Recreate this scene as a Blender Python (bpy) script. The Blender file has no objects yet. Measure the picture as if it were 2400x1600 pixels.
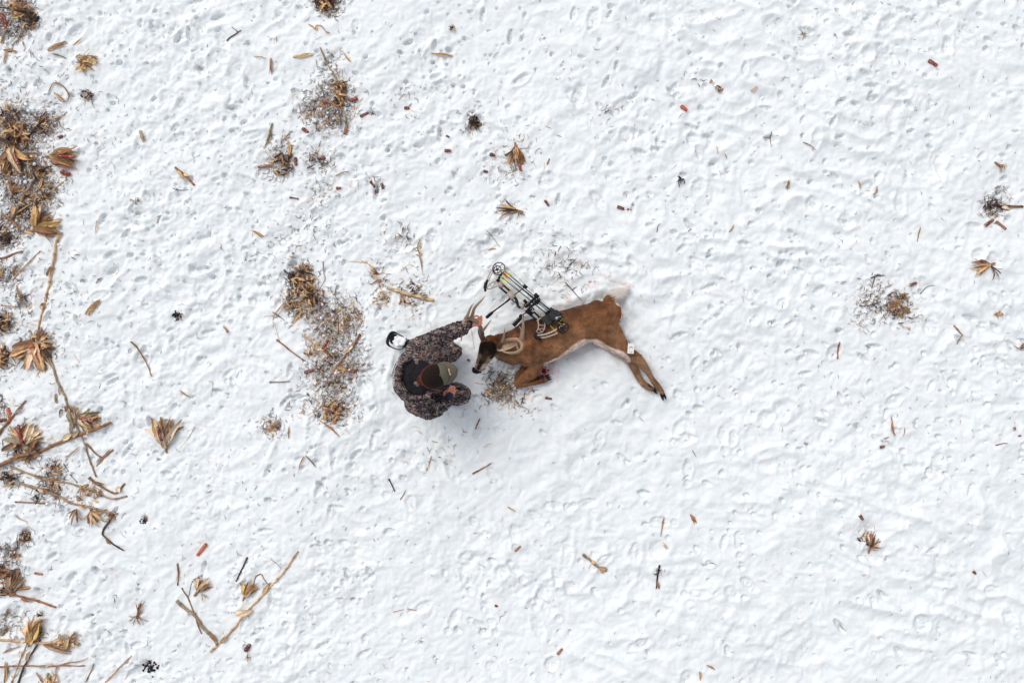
import bpy, math, random
import numpy as np
from mathutils import Vector, Matrix
R = math.radians
random.seed(7); RNG = np.random.default_rng(11)
scene = bpy.context.scene
COL = scene.collection

# ------------------------------------------------------------------ camera, sky, sun, exposure
CAMZ = 8.0                      # a drone hovering eight metres above the field, looking straight down
cam = bpy.data.cameras.new('camera'); co = bpy.data.objects.new('camera', cam); COL.objects.link(co)
co.location = (0, 0, CAMZ); co.rotation_euler = (0, 0, 0)
cam.sensor_width = 36; cam.lens = 28.8; cam.clip_end = 6000; cam.clip_start = .1
scene.camera = co
world = bpy.data.worlds.new('World'); scene.world = world; world.use_nodes = True
wn = world.node_tree; bg = wn.nodes['Background']
sky = wn.nodes.new('ShaderNodeTexSky'); sky.sky_type = 'NISHITA'; sky.sun_disc = False
SUN_EL, SUN_AZ = R(54), R(-40)            # sun up-left of the picture
sky.sun_elevation = SUN_EL; sky.sun_rotation = SUN_AZ; sky.dust_density = 3.0; sky.ozone_density = .6
hs = wn.nodes.new('ShaderNodeHueSaturation'); hs.inputs['Saturation'].default_value = .34
wn.links.new(sky.outputs[0], hs.inputs['Color']); wn.links.new(hs.outputs[0], bg.inputs['Color'])
bg.inputs['Strength'].default_value = .15
sl = bpy.data.lights.new('sun', 'SUN'); so = bpy.data.objects.new('sun', sl); COL.objects.link(so)
sl.energy = .72; sl.angle = R(28); sl.color = (1, .945, .87)
sd = Vector((math.sin(SUN_AZ)*math.cos(SUN_EL), math.cos(SUN_AZ)*math.cos(SUN_EL), math.sin(SUN_EL)))
so.rotation_euler = sd.to_track_quat('Z', 'Y').to_euler()
scene.view_settings.view_transform = 'Standard'; scene.view_settings.look = 'None'
scene.view_settings.gamma = 1; scene.view_settings.exposure = .13

# ------------------------------------------------------------------ naming helpers
def tag(o, label=None, cat=None, group=None, kind=None):
    if label: o['label'] = label
    if cat: o['category'] = cat
    if group: o['group'] = group
    if kind: o['kind'] = kind
    return o
def empty(name, loc, label, cat, group=None):
    o = bpy.data.objects.new(name, None); COL.objects.link(o); o.location = loc
    o.empty_display_size = .05
    return tag(o, label, cat, group)

def W(x, y, z=0.0):
    """field point from plan position (240 units to the metre, origin at 1200,800) at height z"""
    k = (CAMZ - z)/CAMZ/240.0
    return np.array([(x-1200)*k, (800-y)*k, z])

# ------------------------------------------------------------------ numpy noise
def _hash(ix, iy, seed):
    h = (ix.astype(np.int64)*374761393 + iy.astype(np.int64)*668265263 + seed*2147483647) & 0xffffffff
    h = ((h ^ (h >> 13))*1274126177) & 0xffffffff
    return ((h ^ (h >> 16)) & 0xffff)/65535.0
def perlin(x, y, seed=0):
    x = np.asarray(x, float); y = np.asarray(y, float)
    ix = np.floor(x); iy = np.floor(y); fx = x-ix; fy = y-iy
    u = fx*fx*fx*(fx*(fx*6-15)+10); v = fy*fy*fy*(fy*(fy*6-15)+10)
    def g(dx, dy):
        a = _hash(ix+dx, iy+dy, seed)*2*np.pi
        return np.cos(a)*(fx-dx) + np.sin(a)*(fy-dy)
    a = g(0,0); b = g(1,0); c = g(0,1); d = g(1,1)
    return ((a*(1-u)+b*u)*(1-v) + (c*(1-u)+d*u)*v)*1.5
def noise3(p, s, seed=0):
    return (perlin(p[:,0]*s+3.1, p[:,1]*s+p[:,2]*s*.7, seed)+perlin(p[:,1]*s, p[:,2]*s+p[:,0]*s*.5, seed+1)+perlin(p[:,2]*s-p[:,1]*s*.4, p[:,0]*s, seed+2))/1.8
def sstep(a, b, x):
    t = np.clip((x-a)/(b-a), 0, 1); return t*t*(3-2*t)

# ------------------------------------------------------------------ materials
def newmat(name):
    m = bpy.data.materials.new(name); m.use_nodes = True
    nt = m.node_tree; b = nt.nodes['Principled BSDF']; return m, nt, b
def N(nt, t, **kw):
    n = nt.nodes.new(t)
    for k, v in kw.items(): setattr(n, k, v)
    return n
def noise(nt, scale, detail=3, rough=.55, vec=None, dist=0):
    n = N(nt, 'ShaderNodeTexNoise'); n.inputs['Scale'].default_value = scale; n.inputs['Detail'].default_value = detail
    n.inputs['Roughness'].default_value = rough; n.inputs['Distortion'].default_value = dist
    if vec is None:
        g = N(nt, 'ShaderNodeNewGeometry'); vec = g.outputs['Position']
    nt.links.new(vec, n.inputs['Vector']); return n.outputs['Fac']
def ramp(nt, fac, stops, interp='LINEAR'):
    r = N(nt, 'ShaderNodeValToRGB'); e = r.color_ramp.elements; r.color_ramp.interpolation = interp
    while len(e) < len(stops): e.new(.5)
    for i, (p, c) in enumerate(stops):
        e[i].position = p; e[i].color = (*c, 1) if not isinstance(c, (int, float)) else (c, c, c, 1)
    nt.links.new(fac, r.inputs[0]); return r.outputs[0]
def mixc(nt, a, b, f, mode='MIX'):
    m = N(nt, 'ShaderNodeMix', data_type='RGBA', blend_type=mode)
    for s, v in ((m.inputs[0], f), (m.inputs[6], a), (m.inputs[7], b)):
        if hasattr(v, 'is_linked'): nt.links.new(v, s)
        elif isinstance(v, tuple): s.default_value = (*v, 1)
        else: s.default_value = v
    return m.outputs[2]
def math_(nt, op, a, b=None, clamp=False):
    m = N(nt, 'ShaderNodeMath', operation=op); m.use_clamp = clamp
    for s, v in zip(m.inputs, (a, b)):
        if v is None: continue
        if hasattr(v, 'is_linked'): nt.links.new(v, s)
        else: s.default_value = v
    return m.outputs[0]
def attr(nt, name):
    a = N(nt, 'ShaderNodeAttribute'); a.attribute_name = name; return a
def bump(nt, b, h, strength, dist):
    n = N(nt, 'ShaderNodeBump'); n.inputs['Strength'].default_value = strength; n.inputs['Distance'].default_value = dist
    nt.links.new(h, n.inputs['Height']); nt.links.new(n.outputs[0], b.inputs['Normal'])
def plain(name, col, rough=.5, metal=0, var=.25, scale=60):
    m, nt, b = newmat(name)
    f = noise(nt, scale, 3)
    c = mixc(nt, tuple(c*(1-var) for c in col), tuple(min(1, c*(1+var)) for c in col), f)
    nt.links.new(c, b.inputs['Base Color']); b.inputs['Roughness'].default_value = rough; b.inputs['Metallic'].default_value = metal; b.inputs['Specular IOR Level'].default_value = .22
    return m

# snow
def make_snow():
    m, nt, b = newmat('trodden_snow')
    d = attr(nt, 'dirt').outputs['Fac']; bl = attr(nt, 'blood').outputs['Fac']
    n1 = noise(nt, 38, 6, .75, dist=.8); n2 = noise(nt, 9, 3); n3 = noise(nt, 130, 2)
    snow = ramp(nt, n2, [(.3, (.78, .825, .84)), (.7, (.86, .885, .885))])
    # litter and soil showing between the snow grains
    nf = noise(nt, 58, 5, .7, dist=2.5)
    mask = math_(nt, 'ADD', math_(nt, 'ADD', math_(nt, 'MULTIPLY', math_(nt, 'MINIMUM', d, .46), .68), math_(nt, 'MULTIPLY', n1, .5)), math_(nt, 'MULTIPLY', nf, .5))                       # dirt 0..1 + noise .3...7
    mask = ramp(nt, mask, [(.765, 0), (.82, 1)])
    soil = ramp(nt, n3, [(.3, (.022, .018, .022)), (.5, (.065, .040, .030)), (.60, (.16, .095, .055)), (.72, (.36, .24, .14))])
    stain = ramp(nt, math_(nt, 'ADD', math_(nt, 'MULTIPLY', d, .7), math_(nt, 'MULTIPLY', n2, .5)), [(.3, 0), (1, .22)])
    c = mixc(nt, snow, (.45, .38, .33), stain)
    c = mixc(nt, c, soil, math_(nt, 'MULTIPLY', mask, .85))
    bm_ = ramp(nt, math_(nt, 'ADD', bl, math_(nt, 'ADD', math_(nt, 'MULTIPLY', n1, .5), math_(nt, 'MULTIPLY', nf, .5))), [(.74, 0), (.80, .45), (.95, 1)])
    c = mixc(nt, c, (.48, .10, .085), math_(nt, 'MULTIPLY', bm_, .62))
    nt.links.new(c, b.inputs['Base Color']); b.inputs['Roughness'].default_value = .75
    b.inputs['Specular IOR Level'].default_value = .2
    b.inputs['Subsurface Weight'].default_value = 0; b.inputs['Subsurface Radius'].default_value = (1, 1, 1); b.inputs['Subsurface Scale'].default_value = .018
    hh = math_(nt, 'ADD', noise(nt, 60, 5, .6), math_(nt, 'MULTIPLY', noise(nt, 22, 4, .6), 1.4))
    bump(nt, b, hh, .3, .005)
    return m
def make_plant():
    m, nt, b = newmat('dry_corn')
    c = attr(nt, 'Col').outputs['Color']
    f = noise(nt, 90, 4, .7)
    k = ramp(nt, f, [(.3, .6), (.5, 1.05), (.7, 1.4)])
    c = mixc(nt, c, k, 1.0, 'MULTIPLY')
    nt.links.new(c, b.inputs['Base Color']); b.inputs['Roughness'].default_value = .7
    b.inputs['Specular IOR Level'].default_value = .2
    bump(nt, b, f, .4, .004)
    return m
def make_fur():
    m, nt, b = newmat('deer_coat')
    c = attr(nt, 'Col').outputs['Color']
    f = noise(nt, 55, 5, .75); g = noise(nt, 14, 3)
    k = ramp(nt, f, [(.3, .7), (.5, 1.0), (.7, 1.25)])
    k2 = ramp(nt, g, [(.3, .85), (.7, 1.12)])
    c = mixc(nt, mixc(nt, c, k, 1.0, 'MULTIPLY'), k2, 1.0, 'MULTIPLY')
    nt.links.new(c, b.inputs['Base Color']); b.inputs['Roughness'].default_value = .75
    b.inputs['Specular IOR Level'].default_value = .15
    bump(nt, b, f, .6, .01)
    return m
def make_camo():
    m, nt, b = newmat('camouflage_cloth')
    tc = N(nt, 'ShaderNodeNewGeometry').outputs['Position']
    mp = N(nt, 'ShaderNodeMapping'); mp.inputs['Scale'].default_value = (.9, 2.0, .9); mp.inputs['Rotation'].default_value = (.2, .3, .5)
    nt.links.new(tc, mp.inputs[0]); v = mp.outputs[0]
    a = noise(nt, 14, 5, .75, v, 2.6); c_ = noise(nt, 21, 5, .8, v, 2.2); e = noise(nt, 9, 2, .5, v)
    base = ramp(nt, a, [(.40, (.008, .007, .012)), (.46, (.06, .045, .045)), (.51, (.24, .19, .17)), (.58, (.46, .385, .34)), (.68, (.12, .08, .065))])
    dark = ramp(nt, c_, [(.485, 1.0), (.52, 0.0)])
    c = mixc(nt, base, (.012, .012, .018), math_(nt, 'MULTIPLY', dark, .9))
    rust = ramp(nt, math_(nt, 'MULTIPLY', e, c_), [(.30, 0), (.36, 1)])
    c = mixc(nt, c, (.19, .07, .045), math_(nt, 'MULTIPLY', rust, .6))
    pale = ramp(nt, noise(nt, 34, 3, .7, v, 1.0), [(.575, 0), (.61, 1)])
    c = mixc(nt, c, (.52, .44, .41), math_(nt, 'MULTIPLY', pale, .8))
    c = mixc(nt, c, ramp(nt, e, [(.40, (.42, .40, .46)), (.58, (1.1, 1.08, 1.06))]), 1.0, 'MULTIPLY')
    sn = attr(nt, 'snow').outputs['Fac']
    sm = ramp(nt, math_(nt, 'ADD', sn, noise(nt, 70, 3, .7)), [(.95, 0), (1.05, 1)])
    c = mixc(nt, c, (.85, .87, .9), sm)
    nt.links.new(c, b.inputs['Base Color']); b.inputs['Roughness'].default_value = .9
    b.inputs['Specular IOR Level'].default_value = .1
    bump(nt, b, noise(nt, 40, 4), .4, .006)
    return m
def make_antler():
    m, nt, b = newmat('antler_bone')
    c = attr(nt, 'Col').outputs['Color']
    k = ramp(nt, noise(nt, 80, 4, .7), [(.3, .6), (.6, 1.15)])
    nt.links.new(mixc(nt, c, k, 1.0, 'MULTIPLY'), b.inputs['Base Color']); b.inputs['Roughness'].default_value = .5
    return m
M = dict(snow=make_snow(), plant=make_plant(), fur=make_fur(), camo=make_camo(), antler=make_antler(),
    black=plain('black_anodised', (.006, .007, .010), .55), blackcloth=plain('black_cloth', (.014, .013, .016), .9),
    tan=plain('tan_riser_paint', (.40, .33, .28), .45, 0, .2, 30), dark=plain('dark_grey_rubber', (.03, .03, .035), .6),
    yellow=plain('yellow_string', (.62, .58, .06), .6), neon=plain('yellow_vane', (.75, .85, .03), .5),
    orange=plain('orange_vane', (.75, .22, .03), .5), string=plain('string', (.20, .18, .14), .6),
    white=plain('white_card', (.80, .80, .80), .6, 0, .05), ink=plain('green_ink', (.06, .16, .13), .6),
    skin=plain('skin', (.62, .25, .17), .55, 0, .15), olive=plain('olive_canvas', (.13, .115, .082), .85, 0, .15, 200),
    mesh=plain('brown_cap_mesh', (.011, .0055, .004), .9, 0, .6, 220), palehair=plain('pale_hair', (.84, .78, .73), .8, 0, .06), rim=plain('rust_trim', (.20, .035, .015), .7), patch=plain('peach_patch', (.72, .45, .33), .7, 0, .1),
    patchink=plain('patch_ink', (.35, .12, .06), .7), hair=plain('auburn_hair', (.10, .03, .015), .7, 0, .5, 160),
    eye=plain('eye', (.02, .012, .01), .15), eyewhite=plain('eye_white', (.7, .68, .65), .3), hoof=plain('hoof', (.015, .015, .018), .35),
    nose=plain('wet_nose', (.005, .005, .006), .5), blood=plain('blood', (.16, .005, .015), .25, 0, .5), glove=plain('grey_cuff', (.035, .037, .055), .9),
    packed=plain('packed_snow', (.84, .86, .89), .8, 0, .05), soil=plain('wet_soil', (.012, .013, .02), .6, 0, .5),
    red=plain('red_accent', (.45, .02, .03), .4))

# ------------------------------------------------------------------ mesh builders
def to_obj(name, V, F, mat, parent=None, col=None, smooth=True, attrs=None):
    me = bpy.data.meshes.new(name)
    me.from_pydata([tuple(v) for v in V], [], F); me.update()
    if isinstance(mat, (list, tuple)):
        for m_ in mat: me.materials.append(m_)
    else: me.materials.append(mat)
    if smooth: me.polygons.foreach_set('use_smooth', [True]*len(me.polygons))
    if col is not None:
        a = me.color_attributes.new('Col', 'FLOAT_COLOR', 'POINT')
        c = np.ones((len(V), 4), np.float32); c[:, :3] = col; a.data.foreach_set('color', c.ravel())
    for k, v in (attrs or {}).items():
        a = me.attributes.new(k, 'FLOAT', 'POINT'); a.data.foreach_set('value', np.asarray(v, np.float32))
    o = bpy.data.objects.new(name, me); COL.objects.link(o)
    if parent is not None:
        o.parent = parent; o.matrix_parent_inverse = Matrix.Identity(4)
        # vertices are written in world space: shift them into the parent's space
        off = Vector((0, 0, 0)); p = parent
        while p is not None: off += p.location; p = p.parent
        me.transform(Matrix.Translation(-off))
    return o
def catmull(P, n=6):
    P = np.asarray(P, float)
    if len(P) < 3: 
        t = np.linspace(0, 1, n+1)[:, None]; return P[0]*(1-t)+P[-1]*t
    Q = np.vstack([2*P[0]-P[1], P, 2*P[-1]-P[-2]]); out = []
    for i in range(1, len(Q)-2):
        p0, p1, p2, p3 = Q[i-1:i+3]
        for t in np.linspace(0, 1, n, endpoint=False):
            out.append(.5*((2*p1)+(-p0+p2)*t+(2*p0-5*p1+4*p2-p3)*t*t+(-p0+3*p1-3*p2+p3)*t**3))
    out.append(P[-1]); return np.array(out)
class MB:
    def __init__(s): s.V = []; s.F = []; s.C = []; s.n = 0
    def add(s, V, F, c=(.5, .5, .5)):
        V = np.asarray(V, float); s.V.append(V); s.F += [tuple(i+s.n for i in f) for f in F]
        cc = np.empty((len(V), 3)); cc[:] = c; s.C.append(cc); s.n += len(V); return s
    def tube(s, P, r, seg=6, c=(.5,.5,.5), h=None, up=(0, 0, 1), round_=False, cfn=None):
        P = np.asarray(P, float); n = len(P); r = np.broadcast_to(np.asarray(r, float), (n,)).copy()
        h = r.copy() if h is None else np.broadcast_to(np.asarray(h, float), (n,)).copy()
        T = np.gradient(P, axis=0); T /= np.linalg.norm(T, axis=1)[:, None]+1e-9
        if round_:
            pre = []; post = []
            for k in (.25, .6, .88):
                a = math.sqrt(max(0, 1-(1-k)**2))
                pre.append((P[0]-T[0]*min(r[0], h[0])*(1-k), r[0]*a, h[0]*a, T[0]))
                post.append((P[-1]+T[-1]*min(r[-1], h[-1])*(1-k), r[-1]*a, h[-1]*a, T[-1]))
            post = post[::-1]
            P = np.vstack([[q[0] for q in pre], P, [q[0] for q in post]]); r = np.r_[[q[1] for q in pre], r, [q[1] for q in post]]
            if np.ndim(c) == 2: c = np.vstack([[c[0]]*3, c, [c[-1]]*3])
            h = np.r_[[q[2] for q in pre], h, [q[2] for q in post]]; T = np.vstack([[q[3] for q in pre], T, [q[3] for q in post]]); n = len(P)
        U = np.array(up, float)
        S = np.cross(U, T); L = np.linalg.norm(S, axis=1)
        bad = L < .15
        if bad.any(): S[bad] = np.cross(np.array([.3, 1, .05]), T[bad]); L = np.linalg.norm(S, axis=1)
        S /= L[:, None]; Z = np.cross(T, S)
        a = np.linspace(0, 2*np.pi, seg, endpoint=False)
        V = (P[:, None]+S[:, None]*(np.cos(a)[None, :, None]*r[:, None, None])+Z[:, None]*(np.sin(a)[None, :, None]*h[:, None, None])).reshape(-1, 3)
        F = [(i*seg+j, i*seg+(j+1) % seg, (i+1)*seg+(j+1) % seg, (i+1)*seg+j) for i in range(n-1) for j in range(seg)]
        F += [tuple(range(seg))[::-1], tuple((n-1)*seg+j for j in range(seg))]
        c = np.asarray(c, float)
        if c.ndim == 2: c = np.repeat(c, seg, axis=0)
        return s.add(V, F, c)
    def bar(s, a, b, r, c=(.5,.5,.5), seg=6): return s.tube([a, b], r, seg, c)
    def box(s, cen, ax, ay, az, c=(.5,.5,.5)):
        cen, ax, ay, az = (np.asarray(q, float) for q in (cen, ax, ay, az))
        V = [cen+ax*i+ay*j+az*k for i in (-1, 1) for j in (-1, 1) for k in (-1, 1)]
        F = [(0,1,3,2), (4,6,7,5), (0,4,5,1), (2,3,7,6), (0,2,6,4), (1,5,7,3)]
        return s.add(V, F, c)
    def ball(s, c0, r, c=(.5,.5,.5), seg=10, rot=None):
        r = np.broadcast_to(np.asarray(r, float), (3,)); V = []; F = []
        m = seg//2+1
        for i in range(m+1):
            th = math.pi*i/m
            for j in range(seg):
                ph = 2*math.pi*j/seg; V.append((math.sin(th)*math.cos(ph)*r[0], math.sin(th)*math.sin(ph)*r[1], math.cos(th)*r[2]))
        V = np.array(V)
        if rot is not None: V = V @ np.array(rot).T
        for i in range(m):
            for j in range(seg): F.append((i*seg+j, (i+1)*seg+j, (i+1)*seg+(j+1) % seg, i*seg+(j+1) % seg))
        return s.add(V+np.asarray(c0), F, c)
    def ring(s, c0, R_, r, nrm=(0, 0, 1), c=(.5,.5,.5), n=28, squash=1.0, a0=0, a1=2*math.pi, ax=None):
        nrm = np.asarray(nrm, float); nrm /= np.linalg.norm(nrm)
        x = np.cross(nrm, (0, 1, 0)) if ax is None else np.asarray(ax, float); x /= np.linalg.norm(x); y = np.cross(nrm, x)
        t = np.linspace(a0, a1, n+1)
        P = np.asarray(c0)+x*np.cos(t)[:, None]*R_+y*np.sin(t)[:, None]*R_*squash
        return s.tube(P, r, 5, c, up=nrm)
    def leaf(s, P, w, c, curl=.35, up=(0, 0, 1), twist=0):
        """a dry strap leaf: centre line P, half-widths w, cupped across"""
        P = np.asarray(P, float); n = len(P); w = np.broadcast_to(np.asarray(w, float), (n,))
        T = np.gradient(P, axis=0); T /= np.linalg.norm(T, axis=1)[:, None]+1e-9
        S = np.cross(np.array(up, float), T); S /= np.linalg.norm(S, axis=1)[:, None]+1e-6; Z = np.cross(T, S)
        if twist:
            a = np.linspace(0, twist, n)[:, None]; S, Z = S*np.cos(a)+Z*np.sin(a), Z*np.cos(a)-S*np.sin(a)
        V = []; u = (-1, -.45, 0, .45, 1)
        for k in u: V.append(P+S*(w*k)[:, None]+Z*(w*curl*(abs(k)**1.5) + (.12*w if k in (-.45, .45) else 0))[:, None])
        V = np.stack(V, 1).reshape(-1, 3); F = []
        for i in range(n-1):
            for j in range(4): F.append((i*5+j, i*5+j+1, (i+1)*5+j+1, (i+1)*5+j))
        c = np.asarray(c, float); cc = np.tile(c, (len(V), 1)) if c.ndim == 1 else np.repeat(c, 5, axis=0)
        st = np.array([.7, 1.12, .85, 1.15, .75])[None, :, None]
        cc = (cc.reshape(n, 5, 3)*st).reshape(-1, 3)
        return s.add(V, F, cc)
    def build(s, name, mat, parent=None, smooth=True, attrs=None):
        return to_obj(name, np.vstack(s.V), s.F, mat, parent, np.vstack(s.C), smooth, attrs)
def organic(mb, name, mat, parent, voxel=.007, it=6, disp=None, colfn=None, attrfn=None):
    """fuse overlapping swept volumes into one continuous skin"""
    me = bpy.data.meshes.new('tmp'); me.from_pydata([tuple(v) for v in np.vstack(mb.V)], [], mb.F); me.update()
    o = bpy.data.objects.new('tmp', me); COL.objects.link(o)
    r = o.modifiers.new('r', 'REMESH'); r.mode = 'VOXEL'; r.voxel_size = voxel
    k = o.modifiers.new('s', 'SMOOTH'); k.factor = .6; k.iterations = it
    bpy.context.view_layer.update()
    ev = o.evaluated_get(bpy.context.evaluated_depsgraph_get()); m2 = ev.to_mesh()
    nv = len(m2.vertices); V = np.empty(nv*3); m2.vertices.foreach_get('co', V); V = V.reshape(-1, 3)
    Nn = np.empty(nv*3); m2.vertices.foreach_get('normal', Nn); Nn = Nn.reshape(-1, 3)
    F = [tuple(p.vertices) for p in m2.polygons]
    ev.to_mesh_clear(); bpy.data.objects.remove(o); bpy.data.meshes.remove(me)
    if disp is not None: V = V+Nn*disp(V, Nn)[:, None]
    col = colfn(V, Nn) if colfn else None
    ob = to_obj(name, V, F, mat, parent, col, True, attrfn(V, Nn) if attrfn else None)
    return ob, V, Nn, col

# ------------------------------------------------------------------ snow field
# churned places where corn litter and soil come through: plan x, y, radius, weight
DIRT = [(765,250,62,.46),(795,225,38,.35),(775,150,28,.3),(655,378,48,.42),(745,372,34,.32),(765,5,38,.55),(700,660,38,.42),(705,705,46,.56),
  (745,730,44,.42),(810,740,46,.42),(775,790,55,.38),(835,800,30,.3),(780,870,62,.42),(720,880,35,.25),(785,960,52,.42),(840,850,34,.3),(700,950,40,.15),
  (1180,905,46,.42),(1150,925,35,.36),(1215,930,40,.28),(2040,690,42,.33),(2090,720,42,.38),(2130,735,34,.26),(2030,740,38,.24),(2335,482,32,.45),
  (1112,288,20,.5),(1110,275,38,.22),(15,50,55,.4),(45,30,40,.4),(60,50,30,.4),(30,300,65,.4),(95,290,45,.35),(30,340,60,.42),(60,390,70,.38),
  (100,440,50,.40),(30,430,45,.42),(50,510,50,.42),(70,470,50,.42),(10,545,35,.4),(10,640,45,.34),(5,760,32,.5),(50,700,30,.2),(90,820,42,.42),
  (5,860,28,.3),(8,970,30,.35),(60,1040,45,.35),(125,1110,38,.36),(135,1165,34,.3),(20,1120,32,.45),(60,1255,20,.5),(15,1330,38,.35),(10,1290,30,.3),
  (40,1450,30,.2),(0,1470,20,.4),(1230,345,60,.13),(1180,380,40,.18),(1215,405,34,.18),(880,640,34,.3),(900,690,32,.25),(970,700,48,.22),(935,560,46,.2),
  (1350,640,80,.12),(1300,620,60,.16),(960,610,50,.12),(870,430,26,.25),(1190,500,42,.15),(635,1000,32,.28),(1430,275,42,.12),(2030,1255,26,.25),(925,790,20,.1),
  (1060,950,30,.1),(700,560,80,.12),(600,600,60,.06),(100,700,150,.06),(40,800,90,.10),(200,300,110,.05),(70,180,120,.07),(380,700,3,.1),(960,240,36,.15),(1375,700,50,.06),
  (345,1567,12,.55),(338,1222,8,.5),(412,740,10,.6),(1640,190,12,.2),(1030,1050,90,.06),(1650,1330,12,.2),(1545,1345,12,.3),(750,450,36,.22),(430,330,60,.05)]
BLOOD = [(1310,722,15,.31),(1335,708,13,.32),(1375,690,14,.20),(1395,674,18,.30),(1430,660,14,.29),(1412,650,12,.27),(1452,668,10,.29),(1290,650,14,.16),(1380,630,14,.16),
  (1330,690,13,.26),(1275,868,16,.34),(1300,868,20,.26),(1255,885,14,.3),(1290,890,26,.20),(1395,815,16,.16),(1300,845,14,.28),(1165,1058,8,.2),(1190,1055,10,.15),
  (1460,668,14,.24),(1345,655,10,.24),(1110,735,6,.1)]
xs = np.arange(-6.6, 6.6, .0112); ys = np.arange(-4.7, 4.7, .0112)
X, Y = np.meshgrid(xs, ys)
PX = X*240+1200; PY = 800-Y*240
def gauss_field(L, PX, PY):
    f = np.zeros(PX.shape, np.float32)
    for x, y, r, w in L:
        m = (np.abs(PX-x) < 3*r) & (np.abs(PY-y) < 3*r)
        d = ((PX[m]-x)**2+(PY[m]-y)**2)/(r*r)
        f[m] = np.maximum(f[m], w*np.exp(-(d**1.3)*.8))+np.minimum(f[m], w*np.exp(-(d**1.3)*.8))*.35
    return f
wob = 14*perlin(X*3, Y*3, 91); wob2 = 14*perlin(X*3, Y*3, 92)
dirt = gauss_field(DIRT, PX+wob, PY+wob2); blood = gauss_field(BLOOD, PX+wob, PY+wob2)
tramp = np.exp(-(((PX-1250)/420)**2+((PY-930)/260)**2)**2)            # trodden flat round the hunter and the buck
def rot(a): return X*math.cos(a)+Y*math.sin(a), -X*math.sin(a)+Y*math.cos(a)
side = sstep(-2.5, 2, X)
q1, q2 = rot(R(37))
u1, v1 = rot(R(-24)); u2, v2 = rot(R(22))
def billow(n): return 1-np.abs(n)*2
H = .030*perlin(X*.55, Y*.55, 1)+.022*perlin(X*1.6, Y*1.6, 2)
dr = perlin(u1*2.1+.35*perlin(X*3, Y*3, 50), v1*5.2+.5*perlin(X*2.5, Y*2.5, 51), 3); dl = perlin(u2*2.6+.4*perlin(X*3, Y*3, 52), v2*4.6+.4*perlin(X*3, Y*3, 53), 4)
H += .026*(billow(dr)*side+billow(dl)*(1-side)*.75)*.62*(1-.45*tramp)*(.55+.9*sstep(-.3, .4, perlin(X*.5, Y*.6, 77)))
patchy = .55+.9*sstep(-.35, .35, perlin(X*.75, Y*.75, 88)+.4*perlin(X*2, Y*2, 89))
H += .014*patchy*perlin(q1*5.5+1.2*perlin(X*4, Y*4, 55), q2*6.3, 5)-.0055*billow(perlin(q1*9+.5*perlin(X*8,Y*8,56), q2*11, 6))
H -= patchy*.0030*billow(perlin(q1*14+.4*perlin(X*9,Y*9,58), q2*14, 17))*(1-.5*tramp)+.0012*billow(perlin(X*25, Y*25, 7))*(1-.4*tramp)+.0006*perlin(X*42, Y*42, 8)
lum = (1-side)*(1-.6*tramp)
H -= lum*patchy*(.0045*billow(perlin(q1*12+.6*perlin(X*7,Y*7,61), q2*12, 62))+.003*billow(perlin(q1*21, q2*21, 63)))
lr = sstep(-.5, 2, X)*sstep(-.3, -1.6, Y); H += lr*.030*billow(perlin(u1*1.2+.4*perlin(X*2, Y*2, 64), v1*3.1+.3*perlin(X*2, Y*2, 65), 66))*.6
churn = sstep(.05, .35, dirt)
H += churn*(-.015*billow(perlin(X*17, Y*17, 21))+.008*perlin(X*34, Y*34, 22)-.006)
# hoof and boot prints
pr = np.random.default_rng(5); dirtpit = np.zeros(X.shape, np.float32)
def press(cx, cy, a, b, ang, dep, dark=0., rim=.25):
    r = max(a, b)*2.1
    i0, i1 = np.searchsorted(xs, (cx-r, cx+r)); j0, j1 = np.searchsorted(ys, (cy-r, cy+r))
    if i1 <= i0 or j1 <= j0: return
    x = X[j0:j1, i0:i1]-cx; y = Y[j0:j1, i0:i1]-cy
    u = (x*math.cos(ang)+y*math.sin(ang))/a; v = (-x*math.sin(ang)+y*math.cos(ang))/b
    d = np.sqrt(u*u+v*v)+.16*perlin(x*22+cx*7, y*22, 9)
    slope = .8+.2*u                                     # deeper at the toe
    H[j0:j1, i0:i1] += (-dep*slope+.5*dep*perlin(x*48+cx*3, y*48, 12))*(1-sstep(.70, 1.05, d))+min(dep, .012)*rim*np.exp(-((d-1.25)/.22)**2)
    if dark: dirtpit[j0:j1, i0:i1] = np.maximum(dirtpit[j0:j1, i0:i1], dark*(1-sstep(.35, .95, np.sqrt((u-.35)**2+v*v)+.3*perlin(x*60+cx, y*60, 10))))
for k in range(4600):
    cx = pr.uniform(-6.5, 6.5); cy = pr.uniform(-4.6, 4.6); q = pr.random()
    px_, py_ = cx*240+1200, 800-cy*240
    t = math.exp(-(((px_-1250)/400)**2+((py_-980)/330)**2)**2)
    if pr.random() < t*.85: continue
    if px_ > 1000 and py_ > 1150 and pr.random() < .5: continue
    if perlin(np.array([cx*.8]), np.array([cy*.8]), 87)[0] < -.05 and pr.random() < .6: continue
    if q < .13: a, b, dep = pr.uniform(.045, .085), pr.uniform(.022, .033), pr.uniform(.026, .05)
    elif q < .42: a, b, dep = pr.uniform(.022, .04), pr.uniform(.016, .026), pr.uniform(.024, .048)
    else: a, b, dep = pr.uniform(.012, .022), pr.uniform(.009, .016), pr.uniform(.014, .034)
    ang = pr.normal(-.35, .5) if px_ > 1400 else pr.uniform(0, 3.14)
    if pr.random() < .25: ang += math.pi/2
    dk = pr.uniform(.14, .36) if pr.random() < (.42 if px_ < 1400 else .26) else 0
    press(cx, cy, a, b, ang, dep, dk)
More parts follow.
